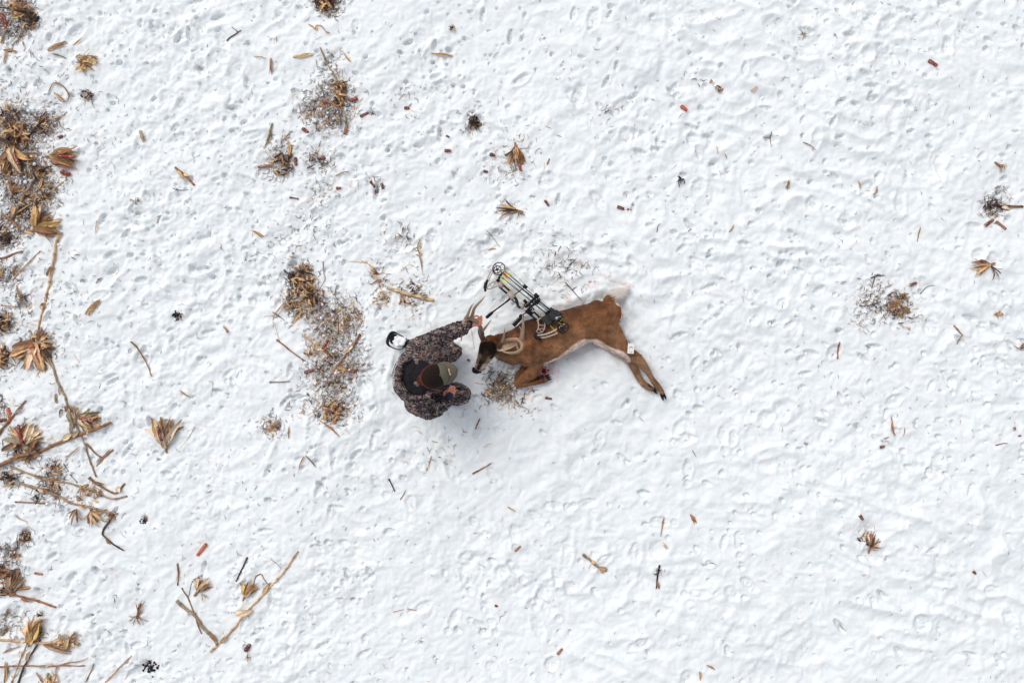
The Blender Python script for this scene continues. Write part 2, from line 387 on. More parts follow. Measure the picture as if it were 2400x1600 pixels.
for k in range(420):                                     # old, softened footprints, worst in the upper half
    cx, cy = pr.uniform(-6.4, 6.4), pr.uniform(-4.5, 4.5)
    if pr.random() < (.25 if cy > -.5 else .6) or math.exp(-(((cx*240-50)/300)**2+((cy*240+50)/170)**2)**2) > .5: continue
    press(cx, cy, pr.uniform(.06, .13), pr.uniform(.04, .075), pr.uniform(0, 3.14), pr.uniform(.012, .028), 0, .5)
def pdist(A, B):
    A = W(*A)[:2]; B = W(*B)[:2]; L = ((B-A)**2).sum(); t_ = np.clip(((X-A[0])*(B[0]-A[0])+(Y-A[1])*(B[1]-A[1]))/L, 0, 1); return np.hypot(X-A[0]-t_*(B[0]-A[0]), Y-A[1]-t_*(B[1]-A[1]))
for A_, B_, rad_ in (((1215,815),(1415,745),.25),((1440,800),(1545,915),.10),((985,885),(1060,880),.30)):  # snow pushed up round the bodies
    dd = pdist(A_, B_)+.03*perlin(X*6, Y*6, 71); H += .022*np.exp(-((dd-rad_-.03)/.035)**2)*(.5+.8*perlin(X*7, Y*7, 72)); H -= .02*(1-sstep(rad_-.08, rad_, dd))
for k in range(44):                                      # boot prints around the pair
    px_, py_ = pr.uniform(880, 1750), pr.uniform(560, 1500)
    if 900 < px_ < 1560 and 640 < py_ < 960: continue
    c = W(px_, py_); a_ = pr.uniform(0, 3.14); press(c[0], c[1], .10, .045, a_, .019, 0, .35); press(c[0]-.135*math.cos(a_), c[1]-.135*math.sin(a_), .04, .038, a_, .02, 0, .3)
patch_dirt = dirt.copy(); dirt = np.maximum(dirt, dirtpit)
# sparse specks everywhere
sp = perlin(X*5.5, Y*5.5, 31); dirt += np.clip(sp-.25, 0, 1)*.30*(1-.45*side)
leftw = sstep(-2.2, -4.9, X); dirt += leftw*.045
H -= H.mean()
def ground(x, y):
    """height of the snow at a field point"""
    fx = np.clip((np.asarray(x, float)-xs[0])/.0112, 0, len(xs)-1.001); fy = np.clip((np.asarray(y, float)-ys[0])/.0112, 0, len(ys)-1.001)
    i = fx.astype(int); j = fy.astype(int); u = fx-i; v = fy-j
    return (H[j, i]*(1-u)+H[j, i+1]*u)*(1-v)+(H[j+1, i]*(1-u)+H[j+1, i+1]*u)*v
def patch_at(x, y):
    i = np.clip(((x-xs[0])/.0112).astype(int), 0, len(xs)-1); j = np.clip(((y-ys[0])/.0112).astype(int), 0, len(ys)-1); return patch_dirt[j, i]
def dirt_at(x, y):
    i = np.clip(((x-xs[0])/.0112).astype(int), 0, len(xs)-1); j = np.clip(((y-ys[0])/.0112).astype(int), 0, len(ys)-1); return dirt[j, i]
def build_ground():
    grow = np.cumsum(.0112*1.16**np.arange(1, 72)); grow = grow[grow < 3500]
    gx = np.r_[(xs[0]-grow)[::-1], xs, xs[-1]+grow]; gy = np.r_[(ys[0]-grow)[::-1], ys, ys[-1]+grow]
    nx, ny, g = len(gx), len(gy), len(grow)
    GX, GY = np.meshgrid(gx, gy)
    Z = np.pad(H, g, mode='edge'); D = np.pad(dirt, g); B = np.pad(blood, g)
    far = np.maximum(np.abs(GX)-6.6, np.abs(GY)-4.7); far = np.clip(far, 0, None)
    k = np.exp(-(far*5)**2); Z = Z*k+(1-k)*(.05*perlin(GX*.8, GY*.8, 2)+.4*perlin(GX*.02, GY*.02, 3)*sstep(20, 200, far))
    me = bpy.data.meshes.new('snow_field'); me.vertices.add(nx*ny)
    me.vertices.foreach_set('co', np.stack([GX, GY, Z], -1).astype(np.float32).ravel())
    I = np.arange(nx*ny).reshape(ny, nx); Q = np.stack([I[:-1, :-1], I[:-1, 1:], I[1:, 1:], I[1:, :-1]], -1).reshape(-1, 4)
    me.loops.add(Q.size); me.loops.foreach_set('vertex_index', Q.ravel().astype(np.int32))
    me.polygons.add(len(Q)); me.polygons.foreach_set('loop_start', np.arange(0, Q.size, 4, dtype=np.int32))
    me.polygons.foreach_set('use_smooth', np.ones(len(Q), bool))
    me.update(calc_edges=True)
    for nme, arr in (('dirt', D), ('blood', B)):
        a = me.attributes.new(nme, 'FLOAT', 'POINT'); a.data.foreach_set('value', arr.astype(np.float32).ravel())
    me.materials.append(M['snow'])
    o = bpy.data.objects.new('snow_field', me); COL.objects.link(o)
    tag(o, 'white trodden snow covering the harvested corn field', None, None, 'structure')
build_ground()

# ------------------------------------------------------------------ the buck
def WL(rows): return np.array([W(*r[:3]) for r in rows])
def G(x, y, dz=0.0):
    """point lying on the snow at plan position"""
    p = W(x, y); return np.array([p[0], p[1], float(ground(p[0], p[1]))+dz])
deer = empty('deer', W(1300, 790), 'dead antlered whitetail buck lying on its side on the snow beside the kneeling hunter', 'deer')
def sweep_rows(mb, rows, seg=16, n=6):
    """rows: x, y, z, half width in plan (m), half height (m)"""
    A = np.array([list(W(r[0], r[1], r[2]))+[r[3], r[4]] for r in rows]); A = catmull(A, n)
    mb.tube(A[:, :3], A[:, 3], seg, (1, 1, 1), A[:, 4], round_=True); return mb
d = MB()
# trunk: shoulder to rump
sweep_rows(d, [(1205,812,.175,.16,.13),(1232,808,.185,.215,.155),(1262,800,.19,.225,.165),(1295,790,.19,.215,.165),(1328,775,.185,.20,.16),(1362,762,.175,.185,.15),(1395,752,.165,.18,.145),(1418,742,.155,.175,.135),(1434,733,.135,.115,.11)], 20)
# neck up to the skull
sweep_rows(d, [(1152,806,.27,.075,.075),(1165,808,.24,.105,.10),(1182,812,.20,.145,.125),(1205,814,.175,.175,.14)], 16)
# head
sweep_rows(d, [(1152,801,.31,.075,.07),(1146,812,.315,.088,.085),(1141,826,.285,.082,.08),(1134,841,.235,.064,.062),(1127,855,.185,.048,.045),(1121,863,.150,.043,.036)], 14)
# tail root
sweep_rows(d, [(1425,705,.12,.055,.05),(1437,694,.10,.045,.035)], 10)
# hind legs (upper one then the lower one on the snow)
sweep_rows(d, [(1408,765,.17,.15,.12),(1432,787,.18,.125,.105),(1452,808,.17,.088,.07),(1470,824,.15,.062,.05),(1488,838,.13,.060,.044),(1501,848,.115,.052,.036),(1513,864,.10,.034,.028),(1526,884,.09,.027,.024),(1538,901,.085,.030,.026),(1547,914,.07,.028,.024),(1552,921,.06,.024,.021)], 12)
sweep_rows(d, [(1405,785,.09,.11,.08),(1435,806,.08,.09,.07),(1460,826,.07,.060,.055),(1478,843,.06,.052,.045),(1486,859,.055,.044,.036),(1493,876,.05,.032,.028),(1504,893,.045,.030,.026),(1518,905,.04,.029,.024),(1530,912,.035,.024,.02)], 12)
# front legs, folded
sweep_rows(d, [(1250,836,.17,.13,.11),(1255,856,.15,.088,.08),(1246,873,.125,.066,.055),(1229,885,.10,.050,.045),(1214,896,.09,.036,.036),(1214,901,.085,.030,.03),(1236,899,.08,.027,.024),(1256,896,.07,.027,.022),(1270,892,.06,.028,.024),(1280,889,.05,.024,.02)], 12)
sweep_rows(d, [(1235,850,.05,.05,.04),(1226,866,.04,.035,.03),(1216,878,.035,.03,.028),(1214,884,.035,.026,.024),(1230,889,.03,.022,.02),(1252,889,.03,.02,.02),(1275,882,.035,.022,.02)], 10)
def dpix(V):
    k = 240*CAMZ/(CAMZ-V[:, 2]); return V[:, 0]*k+1200, 800-V[:, 1]*k
def seg_d(px, py, a, b):
    ax, ay = a; bx, by = b; L = (bx-ax)**2+(by-ay)**2
    t = np.clip(((px-ax)*(bx-ax)+(py-ay)*(by-ay))/L, 0, 1); return np.hypot(px-ax-t*(bx-ax), py-ay-t*(by-ay)), t
def poly_d(px, py, pts):
    return np.min([seg_d(px, py, pts[i], pts[i+1])[0] for i in range(len(pts)-1)], axis=0)
def deer_col(V, Nn):
    px, py = dpix(V); n = noise3(V, 9, 40)*.5; n2 = noise3(V, 26, 44)
    C = np.tile([.265, .112, .046], (len(V), 1))
    def blend(col, w): 
        nonlocal C
        w = np.clip(w, 0, 1)[:, None]; C = C*(1-w)+np.array(col)*w
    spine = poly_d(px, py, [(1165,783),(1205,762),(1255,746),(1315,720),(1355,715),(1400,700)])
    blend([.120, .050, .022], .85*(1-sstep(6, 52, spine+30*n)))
    blend([.075, .030, .013], .85*(1-sstep(10, 40, np.hypot((px-1245)*.55, py-764)+12*n2)))  # blackish fur round the bow, with the shadow there painted into the coat
    blend([.38, .19, .095], .75*sstep(20, -14, poly_d(px, py, [(1245,850),(1320,812),(1370,785)])-16+16*n))
    blend([.36, .175, .085], .7*(1-sstep(15, 60, np.hypot(px-1450, py-790))))
    # pale belly, groin and inner thighs
    belly = poly_d(px, py, [(1283,860),(1316,842),(1345,816),(1372,803),(1396,804),(1428,822),(1452,832),(1470,843)])
    blend([.75, .60, .51], sstep(12, 7.0, belly+7*n)*(Nn[:, 2] < .9))
    low = (px > 1265) & (px < 1485) & (V[:, 2] < .11) & (py > 780)
    blend([.42, .22, .20], low*.75*(1-sstep(1400, 1480, px)*.6))
    # white rump and the orange edge of the tail
    rump = poly_d(px, py, [(1447,700),(1456,725),(1463,755)])
    blend([.75, .66, .58], sstep(11, 4, rump+6*n2)*(Nn[:, 2] < .6))
    blend([.30, .10, .03], .8*(1-sstep(6, 20, np.hypot(px-1415, (py-697)))))
    # neck and chest
    blend([.19, .105, .055], .6*(1-sstep(20, 50, np.hypot(px-1180, py-835))))
    # head: dark crown, orange poll, grey muzzle, pale chin
    head = (px < 1176) & (V[:, 2] > .10)
    hz = head*sstep(1178, 1160, px+.25*(py-820))
    blend([.38, .25, .165], hz*sstep(826, 836, py))
    blend([.20, .060, .015], hz*(1-sstep(8, 17, np.hypot(px-1155, py-790)))*1.0)
    blend([.012, .006, .004], hz*(1-sstep(.8, 1.15, np.hypot((px-1146)/25, (py-816)/19)+.25*n)))
    blend([.05, .03, .02], hz*(1-sstep(4, 9, poly_d(px, py, [(1140,828),(1124,858)])+2*n))*.9)
    blend([.66, .50, .38], hz*sstep(849, 855, py)*.95)
    blend([.55, .42, .32], hz*(1-sstep(2.5, 6, poly_d(px, py, [(1150,843),(1165,834)])))*.8)
    blend([.035, .024, .02], hz*(1-sstep(2, 7, poly_d(px, py, [(1128,850),(1121,863)]))))
    blend([.012, .008, .007], hz*(1-sstep(1.5, 3.2, poly_d(px, py, [(1149,839),(1158,833)]))))
    # legs: tawny, dark joints and bloody knees
    leg = (px > 1480) & (py > 835)
    blend([.33, .19, .105], leg*.8)
    blend([.02, .012, .010], leg*.85*(1-sstep(3, 9, np.hypot(px-1524, (py-902)))))
    fl = (px > 1203) & (py > 874) & (px < 1300)
    blend([.25, .115, .05], fl*.8*(py > 880))
    blend([.10, .022, .018], fl*sstep(1250, 1272, px)*.75*(n2 > -.15))
    blend([.17, .005, .014], (1-sstep(4, 11, np.hypot(px-1275, py-864)+4*n2))*.95)
    L_ = C.mean(1, keepdims=True); C = (L_+(C-L_)*.97)*np.where(L_ > .35, 1, .84)
    return np.clip(C*(1+.26*n2[:, None]+.30*noise3(V, 17, 61)[:, None]+.30*noise3(V, 6, 66)[:, None]), 0, 1)
def deer_disp(V, Nn):
    px, py = dpix(V); rp = np.exp(-((px-1370)/60)**2-((py-750)/45)**2); return .006*rp*np.abs(noise3(V*np.array([1, .6, 1]), 30, 12))+.0055*noise3(V, 11, 3)+.0022*noise3(V, 34, 7)+.0012*noise3(V, 80, 9)
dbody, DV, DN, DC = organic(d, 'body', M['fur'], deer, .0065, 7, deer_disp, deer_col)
# hair: short tapered strands laid back along the body
def hairs(name, V, Nn, C, n, length, parent, flow, mat, width=.0016, lift=.32, seed=3):
    g = np.random.default_rng(seed); I = g.integers(0, len(V), n); B = V[I]+g.normal(0, .002, (n, 3)); Nm = Nn[I]
    F = flow(B); F = F-Nm*(F*Nm).sum(1)[:, None]; F += g.normal(0, .28, F.shape); F /= np.linalg.norm(F, axis=1)[:, None]+1e-6
    L = length*g.uniform(.6, 1.2, n)[:, None]; Dn = F+Nm*lift; S = np.cross(F, Nm); S /= np.linalg.norm(S, axis=1)[:, None]+1e-6
    a = B-S*width-Nm*.002; b = B+S*width-Nm*.002; c = B+Dn*L*.6; e = B+Dn*L*.95-Nm*L*.12
    P = np.stack([a, b, c+S*width*.6, c-S*width*.6, e], 1).reshape(-1, 3)
    k = np.arange(n)*5; Fc = []
    for i in k.tolist(): Fc.append((i, i+1, i+2, i+3)); Fc.append((i+3, i+2, i+4))
    col = np.repeat(np.clip(C[I]*g.uniform(.72, 1.32, n)[:, None], 0, 1), 5, axis=0)
    return to_obj(name, P, Fc, mat, parent, col, False)
def deer_flow(B):
    px, py = dpix(B); F = np.tile([1., .12, 0.], (len(B), 1))
    m = px > 1420; F[m] = [.75, -.65, -.2]
    m = (py > 870) & (px < 1300); F[m] = [-.6, -.6, 0]
    m = (px < 1176) & (py > 795); F[m] = [.45, .85, .1]
    return F
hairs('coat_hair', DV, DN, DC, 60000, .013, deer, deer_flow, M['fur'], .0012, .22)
# snow caught along the hind shank
sc = MB(); g = np.random.default_rng(9)
for t in np.linspace(0, 1, 46):
    x = 1512+t*40+g.normal(0, 1.6)+4; y = 862+t*58+g.normal(0, 2)-2
    sc.ball(W(x, y, .085-.02*t+g.normal(0, .004)), g.uniform(.003, .009), (.85,.87,.9), 6)
sc.build('snow_crust', M['packed'], deer)
# nose, eye, mouth
m_ = MB(); m_.ball(W(1117,868,.152), (.046, .034, .034)); m_.ball(W(1110,864,.155), (.016, .018, .02)); m_.ball(W(1125,871,.153), (.016, .016, .02))
m_.build('nose', M['nose'], deer)
m_ = MB(); m_.ball(W(1155,835,.305), (.014, .010, .012)); m_.build('eye', M['eye'], deer)
m_ = MB(); m_.ball(W(1124,826,.30), (.010, .014, .012)); m_.build('eye', M['eye'], deer)
# ears
def ear(rows, wid, up, cfn, name='ear'):
    A = np.array([W(*r) for r in rows]); A = catmull(A, 5); n = len(A); t = np.linspace(0, 1, n)
    w = wid*np.sin(np.clip(t*.94+.06, 0, 1)*np.pi)**.6
    mb = MB(); mb.leaf(A, w, np.array([cfn(q) for q in t]), .9, up)
    # thickness: a second skin just behind
    mb.leaf(A-np.array(up)*.006, w*1.06, np.tile([.30, .20, .13], (n, 1)), .9, up)
    o = mb.build(name, M['fur'], deer); return o
ear([(1166,818,.345),(1178,817,.375),(1195,812,.40),(1212,805,.405)], .038, (0, .35, .9), lambda t: (.56-.1*t, .41-.1*t, .29-.08*t))
eh = MB()
for i in range(16):
    t = random.random(); x = 1174+t*26; y = 819-t*9+random.uniform(-2, 2)
    p = W(x, y, .375+.03*t); eh.leaf([p, p+np.array([.035, .012+random.uniform(-.01, .01), .006])], [.0022, .0006], (.75, .66, .56) if random.random() < .75 else (.10, .06, .04))
eh.build('ear_hair', M['fur'], deer)
ear([(1132,800,.31),(1127,790,.32),(1123,778,.325),(1122,770,.32)], .022, (.5, .0, .85), lambda t: (.38, .27, .2))
# antlers
def antler(beam, tines, parent):
    A = catmull(np.array([list(W(*b[:3]))+[b[3]] for b in beam]), 5); n = len(A)
    mb = MB(); t = np.linspace(0, 1, n); c = np.array([[.10, .05, .03]])*(1-sstep(.08, .3, t))[:, None]+np.array([[.33, .215, .14]])*sstep(.08, .3, t)[:, None]
    c = c*(1-.0)+np.array([[.22, .17, .13]])*sstep(.82, 1, t)[:, None]
    rr = A[:, 3]*(1+.08*np.sin(np.arange(n)*2.3)); mb.tube(A[:, :3], rr, 9, c, round_=True)
    an = mb.build('antler', M['antler'], parent)
    for tn in tines:
        T = catmull(np.array([list(W(*b[:3]))+[b[3]] for b in tn]), 4); q = np.linspace(0, 1, len(T))[:, None]
        k = MB(); k.tube(T[:, :3], T[:, 3], 8, np.array([[.32, .21, .14]])*(1-q)+np.array([[.40, .29, .21]])*q, round_=True); k.build('tine', M['antler'], an)
    b = MB(); p0 = W(*beam[0][:3]); rng = np.random.default_rng(int(beam[0][0]))
    for i in range(46):
        a = rng.uniform(0, 6.28); rr = rng.uniform(.020, .034)
        b.ball(p0+np.array([math.cos(a)*rr, math.sin(a)*rr, rng.uniform(-.012, .028)]), rng.uniform(.003, .0075), (.10,.05,.03) if rng.random() < .55 else (.55, .36, .22), 5)
    b.build('burr', M['antler'], an); return an
antler([(1132,793,.36,.019),(1130,778,.41,.018),(1125,765,.45,.019),(1116,754,.50,.019),(1103,746,.53,.021),(1093,748,.56,.019),(1086,757,.58,.016),(1082.5,770,.60,.015),(1082,784,.62,.010),(1081,799,.63,.004)],
  [[(1131,775,.42,.014),(1137,768,.47,.011),(1144,759,.52,.007),(1151,750,.56,.003)],
   [(1104,746,.53,.018),(1108,735,.57,.016),(1112,722,.61,.013),(1122,710,.65,.011),(1130,702,.68,.008),(1136,694,.70,.003)],
   [(1090,748,.56,.016),(1096,738,.60,.014),(1100,727,.63,.011),(1105,717,.66,.008),(1110,711,.67,.003)],
   [(1083,774,.60,.012),(1088,767,.61,.008),(1091,763,.615,.004)]], deer)
antler([(1169,812,.36,.019),(1177,803,.41,.018),(1190,797,.45,.017),(1205,795,.50,.017),(1216,797,.53,.018),(1223,806,.56,.017),(1222,817,.58,.016),(1211,825,.60,.015),(1197,827,.62,.012),(1184,825,.63,.008),(1174,820,.64,.004)],
  [[(1177,803,.41,.014),(1180,793,.46,.011),(1182,780,.52,.008),(1184,767,.56,.003)],
   [(1221,800,.54,.017),(1225,785,.59,.014),(1226,768,.64,.013),(1226,752,.69,.010),(1225,737,.73,.003)],
   [(1219,798,.53,.013),(1222,784,.58,.011),(1222,773,.61,.008),(1218,766,.63,.004)],
   [(1217,823,.59,.010),(1212,813,.61,.008),(1210,804,.62,.004)]], deer)
# tail
tb = MB(); sweep_rows(tb, [(1430,697,.10,.045,.03),(1444,691,.085,.055,.028),(1456,686,.075,.040,.022),(1469,681,.06,.014,.012)], 12)
def tail_col(V, Nn):
    px, py = dpix(V); c = np.tile([.86, .80, .74], (len(V), 1)); w = sstep(1440, 1424, px+noise3(V, 30, 3)*9)[:, None]; return c*(1-w)+np.array([.25, .09, .03])*w
tail, TV, TN, TC = organic(tb, 'tail', M['fur'], deer, .006, 4, None, tail_col)
hairs('tail_hair', TV, TN, TC, 5000, .045, tail, lambda B: np.tile([.93, .35, -.1], (len(B), 1)), M['palehair'], .0016, .35)
# hooves: each foot has two toes
def hoof(x, y, z, dx, dy, s=1.0):
    mb = MB(); dv = np.array([dx, -dy, -.25]); dv /= np.linalg.norm(dv); sd_ = np.cross(dv, (0, 0, 1)); p = W(x, y, z)
    for k in (-1, 1):
        q = p+sd_*k*.012*s; mb.tube([q-dv*.012*s, q+dv*.014*s, q+dv*.038*s+sd_*k*.003, q+dv*.055*s+sd_*k*.002], [.013*s, .0145*s, .011*s, .004*s], 8, h=[.016*s, .017*s, .012*s, .004*s], round_=True)
    mb.build('hoof', M['hoof'], deer)
hoof(1553, 925, .058, .45, .9); hoof(1534, 913, .035, .8, .6, .9); hoof(1283, 888, .05, .9, -.3, .75); hoof(1280, 883, .04, .9, -.25, .7)
# blood at the wound behind the elbow
b = MB()
for i in range(26): b.ball(W(1273+random.gauss(0, 5), 866+random.gauss(0, 5), .10+random.gauss(0, .012)), random.uniform(.006, .016), seg=8)
b.build('blood_patch', M['blood'], deer)

# licence tag tied to the hind leg
tg = empty('game_tag', W(1478,815,.22), 'small white printed tag tied round the hind leg of the buck', 'tag')
ux = np.array([math.cos(R(-4)), math.sin(R(-4)), 0]); uy = np.array([-ux[1], ux[0], 0]); tc_ = W(1478.5, 816.5, .222)
m_ = MB(); m_.box(tc_, ux*.030, uy*.048, (0, 0, .0012)); m_.build('card', M['white'], tg, False)
m_ = MB(); m_.ring(tc_+np.array([.0, .004, .0022]), .013, .0026, (0, 0, 1), n=14, a0=-1.9, a1=1.9, squash=1.0, ax=(-.1, 1, 0)); m_.build('printed_mark', M['ink'], tg, False)
m_ = MB()
for i, dx in enumerate((-.012, .004, .012)): m_.box(tc_+ux*dx-uy*(.030+.006*(i % 2)), ux*.003, uy*.004, (0, 0, .0018))
m_.build('printed_text', M['ink'], tg, False)
m_ = MB(); m_.tube(catmull([tc_+uy*.045-ux*.01, tc_+uy*.07-ux*.03+np.array([0, 0, .01]), tc_+uy*.055-ux*.045, tc_+uy*.02-ux*.05-np.array([0, 0, .03])]), .0022, 5); m_.build('tie', M['black'], tg)

# ------------------------------------------------------------------ the hunter
per = empty('person', W(990, 880), 'person in camouflage kneeling in the snow, one hand on the left antler', 'person')
HD = W(1019, 882, 1.13)                                   # head centre
fw = np.array([math.cos(R(17)), math.sin(R(17)), -.42]); fw /= np.linalg.norm(fw)   # where the face looks
sdv = np.cross((0, 0, 1), fw); sdv /= np.linalg.norm(sdv); upv = np.cross(fw, sdv)
def H_(a, b, c): return HD+fw*a+sdv*b+upv*c
def row3(*pts): return np.array(pts)
J = dict(pel=W(966,884,.44), chest=W(972,880,.76), neck=W(990,883,.97), lsh=W(982,818,.92), lel=W(1032,790,.74), lwr=W(1096,762,.50), lha=W(1111,757,.485),
  rsh=W(976,940,.90), rel=W(1012,962,.68), rwr=W(1047,941,.645), rha=W(1053,930,.65), lhip=W(978,852,.42), lkn=W(1060,822,.11), lan=W(962,808,.10),
  rhip=W(980,918,.42), rkn=W(1078,924,.50), ran=W(1066,932,.10), rtoe=W(1104,922,.05))
def lerp(a, b, t): return J[a]*(1-t)+J[b]*t
def limb(mb, pts, rads, seg=12, n=4):
    A = catmull(np.array([list(p)+[r] for p, r in zip(pts, rads)]), n); mb.tube(A[:, :3], A[:, 3], seg, round_=True)
bd = MB()
def skull(mb):
    mb.ball(H_(-.012, 0, .015), (.095, .078, .092), rot=np.stack([fw, sdv, upv], 1), seg=18)
    limb(mb, [H_(.0, 0, .0), H_(.035, 0, -.05), H_(.055, 0, -.095)], [.072, .064, .045])      # jaw
    limb(mb, [H_(.085, 0, .01), H_(.104, 0, -.022), H_(.092, 0, -.034)], [.010, .013, .013], 8)  # nose
    for k in (-1, 1):
        limb(mb, [H_(-.002, .076*k, .012), H_(-.008, .084*k, -.006), H_(-.004, .078*k, -.028)], [.012, .013, .009], 8)   # ears
        limb(mb, [H_(.07, .05*k, -.02), H_(.075, .022*k, -.015)], [.02, .018], 8)
    limb(mb, [H_(.084, -.02, -.062), H_(.09, 0, -.060), H_(.084, .02, -.062)], [.007, .008, .007], 6)      # lips
skull(bd)
limb(bd, [H_(-.02, 0, -.07), (J['neck']+H_(-.02, 0, -.07))/2, J['neck'], J['chest']], [.058, .055, .065, .10])
limb(bd, [J['chest'], (J['chest']+J['pel'])/2, J['pel']], [.12, .12, .13]); limb(bd, [J['lsh'], J['chest'], J['rsh']], [.05, .09, .05])
for s_ in 'lr':
    limb(bd, [J[s_+'sh'], J[s_+'el'], J[s_+'wr']], [.05, .038, .027]); limb(bd, [J[s_+'hip'], J[s_+'kn'], J[s_+'an']], [.08, .055, .04])
def hand(mb, wrist, palm, dirf, nrm, thumbside, curl):
    """palm, four bent fingers of unequal length, thumb from the side"""
    dirf = np.array(dirf, float); dirf /= np.linalg.norm(dirf); nrm = np.array(nrm, float); nrm -= dirf*nrm.dot(dirf); nrm /= np.linalg.norm(nrm)
    s = np.cross(nrm, dirf)*thumbside
    mb.tube([wrist, palm-dirf*.02, palm+dirf*.035], [.027, .036, .040], 12, h=[.022, .017, .014], up=nrm, round_=True)
    for i, (off, L) in enumerate(((.031, .9), (.0105, 1.0), (-.0105, .94), (-.031, .75))):
        b = palm+dirf*.038+s*off; pts = [b-dirf*.02]; dd = dirf.copy(); p = b
        pts.append(p)
        for k, sl_ in enumerate((.040, .026, .020)):
            a = curl*(1+.08*i)*(.8 if k == 0 else 1.05)
            dd = dd*math.cos(a)-nrm*math.sin(a)*1.0
            dd /= np.linalg.norm(dd); nrm_k = np.cross(s*thumbside, dd) if False else nrm
            nn = np.cross(dd, s); nrm_l = nn*np.sign(nn.dot(nrm)) if abs(nn.dot(nrm)) > 1e-6 else nn
            p = p+dd*sl_*L; pts.append(p); nrm = nrm
            ndir = nrm_l
        mb.tube(catmull(pts, 3), np.linspace(.0095, .0072, (len(pts)-1)*3+1), 8, round_=True)
    b = palm-dirf*.012+s*.030
    mb.tube(catmull([b, b+s*.024+dirf*.018-nrm*.008, b+s*.026+dirf*.045-nrm*.022, b+s*.014+dirf*.062-nrm*.034], 3), np.linspace(.014, .009, 10), 8, round_=True)
hand(bd, J['lwr'], J['lha'], (W(1122,755,.475)-J['lwr']), (0, -.25, -.95), -1, .95)
hand(bd, J['rwr'], J['rha'], (.35, .9, -.1), (-.15, .1, 1), 1, .4)
organic(bd, 'body', M['skin'], per, .0046, 3, lambda V, n: .0006*noise3(V, 60, 4))
for k in (-1, 1):
    m_ = MB(); m_.ball(H_(.083, .030*k, .012), .011, seg=10); e_ = m_.build('eye', M['eyewhite'], per)
    m_ = MB(); m_.ball(H_(.0905, .030*k, .010), .0055, seg=8); m_.build('iris', M['eye'], e_)
# hair under the cap
hb = MB(); hb.ball(H_(-.026, 0, -.02), (.090, .084, .078), rot=np.stack([fw, sdv, upv], 1), seg=16); limb(hb, [H_(-.06, 0, -.03), H_(-.07, 0, -.085)], [.065, .05])
hairo, HV, HN, _ = organic(hb, 'hair', M['hair'], per, .007, 2)
lowm = (HV-HD)@upv < -.02
hairs('loose_hair', HV[lowm], HN[lowm], np.tile([.24, .055, .02], (int(lowm.sum()), 1)), 1800, .03, hairo, lambda B: np.tile(-fw*.8-np.array([0, 0, .9]), (len(B), 1)), M['hair'], .0014, .3)
bb = MB(); limb(bb, [H_(.01, .074, -.03), H_(.05, .05, -.085), H_(.07, 0, -.108), H_(.05, -.05, -.085), H_(.01, -.074, -.03)], [.016, .022, .026, .022, .016], 10)
organic(bb, 'beard', M['hair'], per, .006, 1)
# cap: olive front panel and bill, dark mesh back
def capdome(name, u0, u1, mat, parent, lift=0.):
    cup = upv+fw*.10; cup /= np.linalg.norm(cup); fx = fw-cup*fw.dot(cup); fx /= np.linalg.norm(fx); sy = np.cross(cup, fx)
    nu, nv = 22, 12; V = []; 
    for i in range(nu+1):
        for j in range(nv+1):
            a = u0+(u1-u0)*i/nu; e = (math.pi/2)*j/nv
            rx = (.116+lift) if math.cos(a) > 0 else (.128+lift)
            r_ = math.cos(e*.98)
            V.append(HD+cup*(.012+(.104+lift)*math.sin(e)**.9)+fx*rx*math.cos(a)*r_+sy*(.101+lift)*math.sin(a)*r_)
    F = [(i*(nv+1)+j, (i+1)*(nv+1)+j, (i+1)*(nv+1)+j+1, i*(nv+1)+j+1) for i in range(nu) for j in range(nv)]
    o = to_obj(name, V, F, mat, parent); md = o.modifiers.new('t', 'SOLIDIFY'); md.thickness = .004; return o, cup, fx, sy
cap = empty('cap', HD, None, None); cap.parent = per; cap.location = Vector(HD)-per.location
del cap
capo, cup, fx, sy = capdome('cap', -1.28, 1.28, M['olive'], per)
capdome('cap_mesh', 1.28, 2*math.pi-1.28, M['mesh'], capo)
def CP(a, b, c): return HD+fx*a+sy*b+cup*c
V = []; nb = 14
for i in range(nb+1):
    a = -1.15+2.3*i/nb
    for j in range(5):
        t = j/4; out = .116*(math.cos(a))+t*(.098*math.cos(a*.62)**.55)
        V.append(CP(out, .101*math.sin(a)*(1+.10*t*(1-t)*4*.3)-0, .014-.010*t-.28*abs(math.sin(a)*.101)**1.0*t*.9))
F = [(i*5+j, (i+1)*5+j, (i+1)*5+j+1, i*5+j+1) for i in range(nb) for j in range(4)]
bill = to_obj('bill', V, F, M['olive'], capo); md = bill.modifiers.new('t', 'SOLIDIFY'); md.thickness = .005
pp = MB(); pc = CP(.097, 0, .074); pn = CP(.097, 0, .074)-HD; pn /= np.linalg.norm(pn); pt = np.cross(sy, pn); pt /= np.linalg.norm(pt)
pp.box(pc+pn*.011, sy*.028, pt*.018, pn*.002); po = pp.build('patch', M['patch'], capo, False)
pp = MB(); pp.ring(pc+pn*.0135, .009, .0022, pn, n=12, squash=.7); pp.bar(pc+pn*.0135-sy*.012-pt*.010, pc+pn*.0135+sy*.012-pt*.010, .0018); pp.build('patch_mark', M['patchink'], po)
tr_ = np.linspace(1.30, 2*math.pi-1.30, 30); pp = MB(); pp.tube(np.array([CP(.130*math.cos(a), .103*math.sin(a), .010) for a in tr_]), .0034, 6); pp.build('cap_band', M['rim'], capo)
pp = MB(); pp.ball(CP(0, 0, .118), (.007, .007, .004), seg=8); pp.build('top_button', M['olive'], capo)
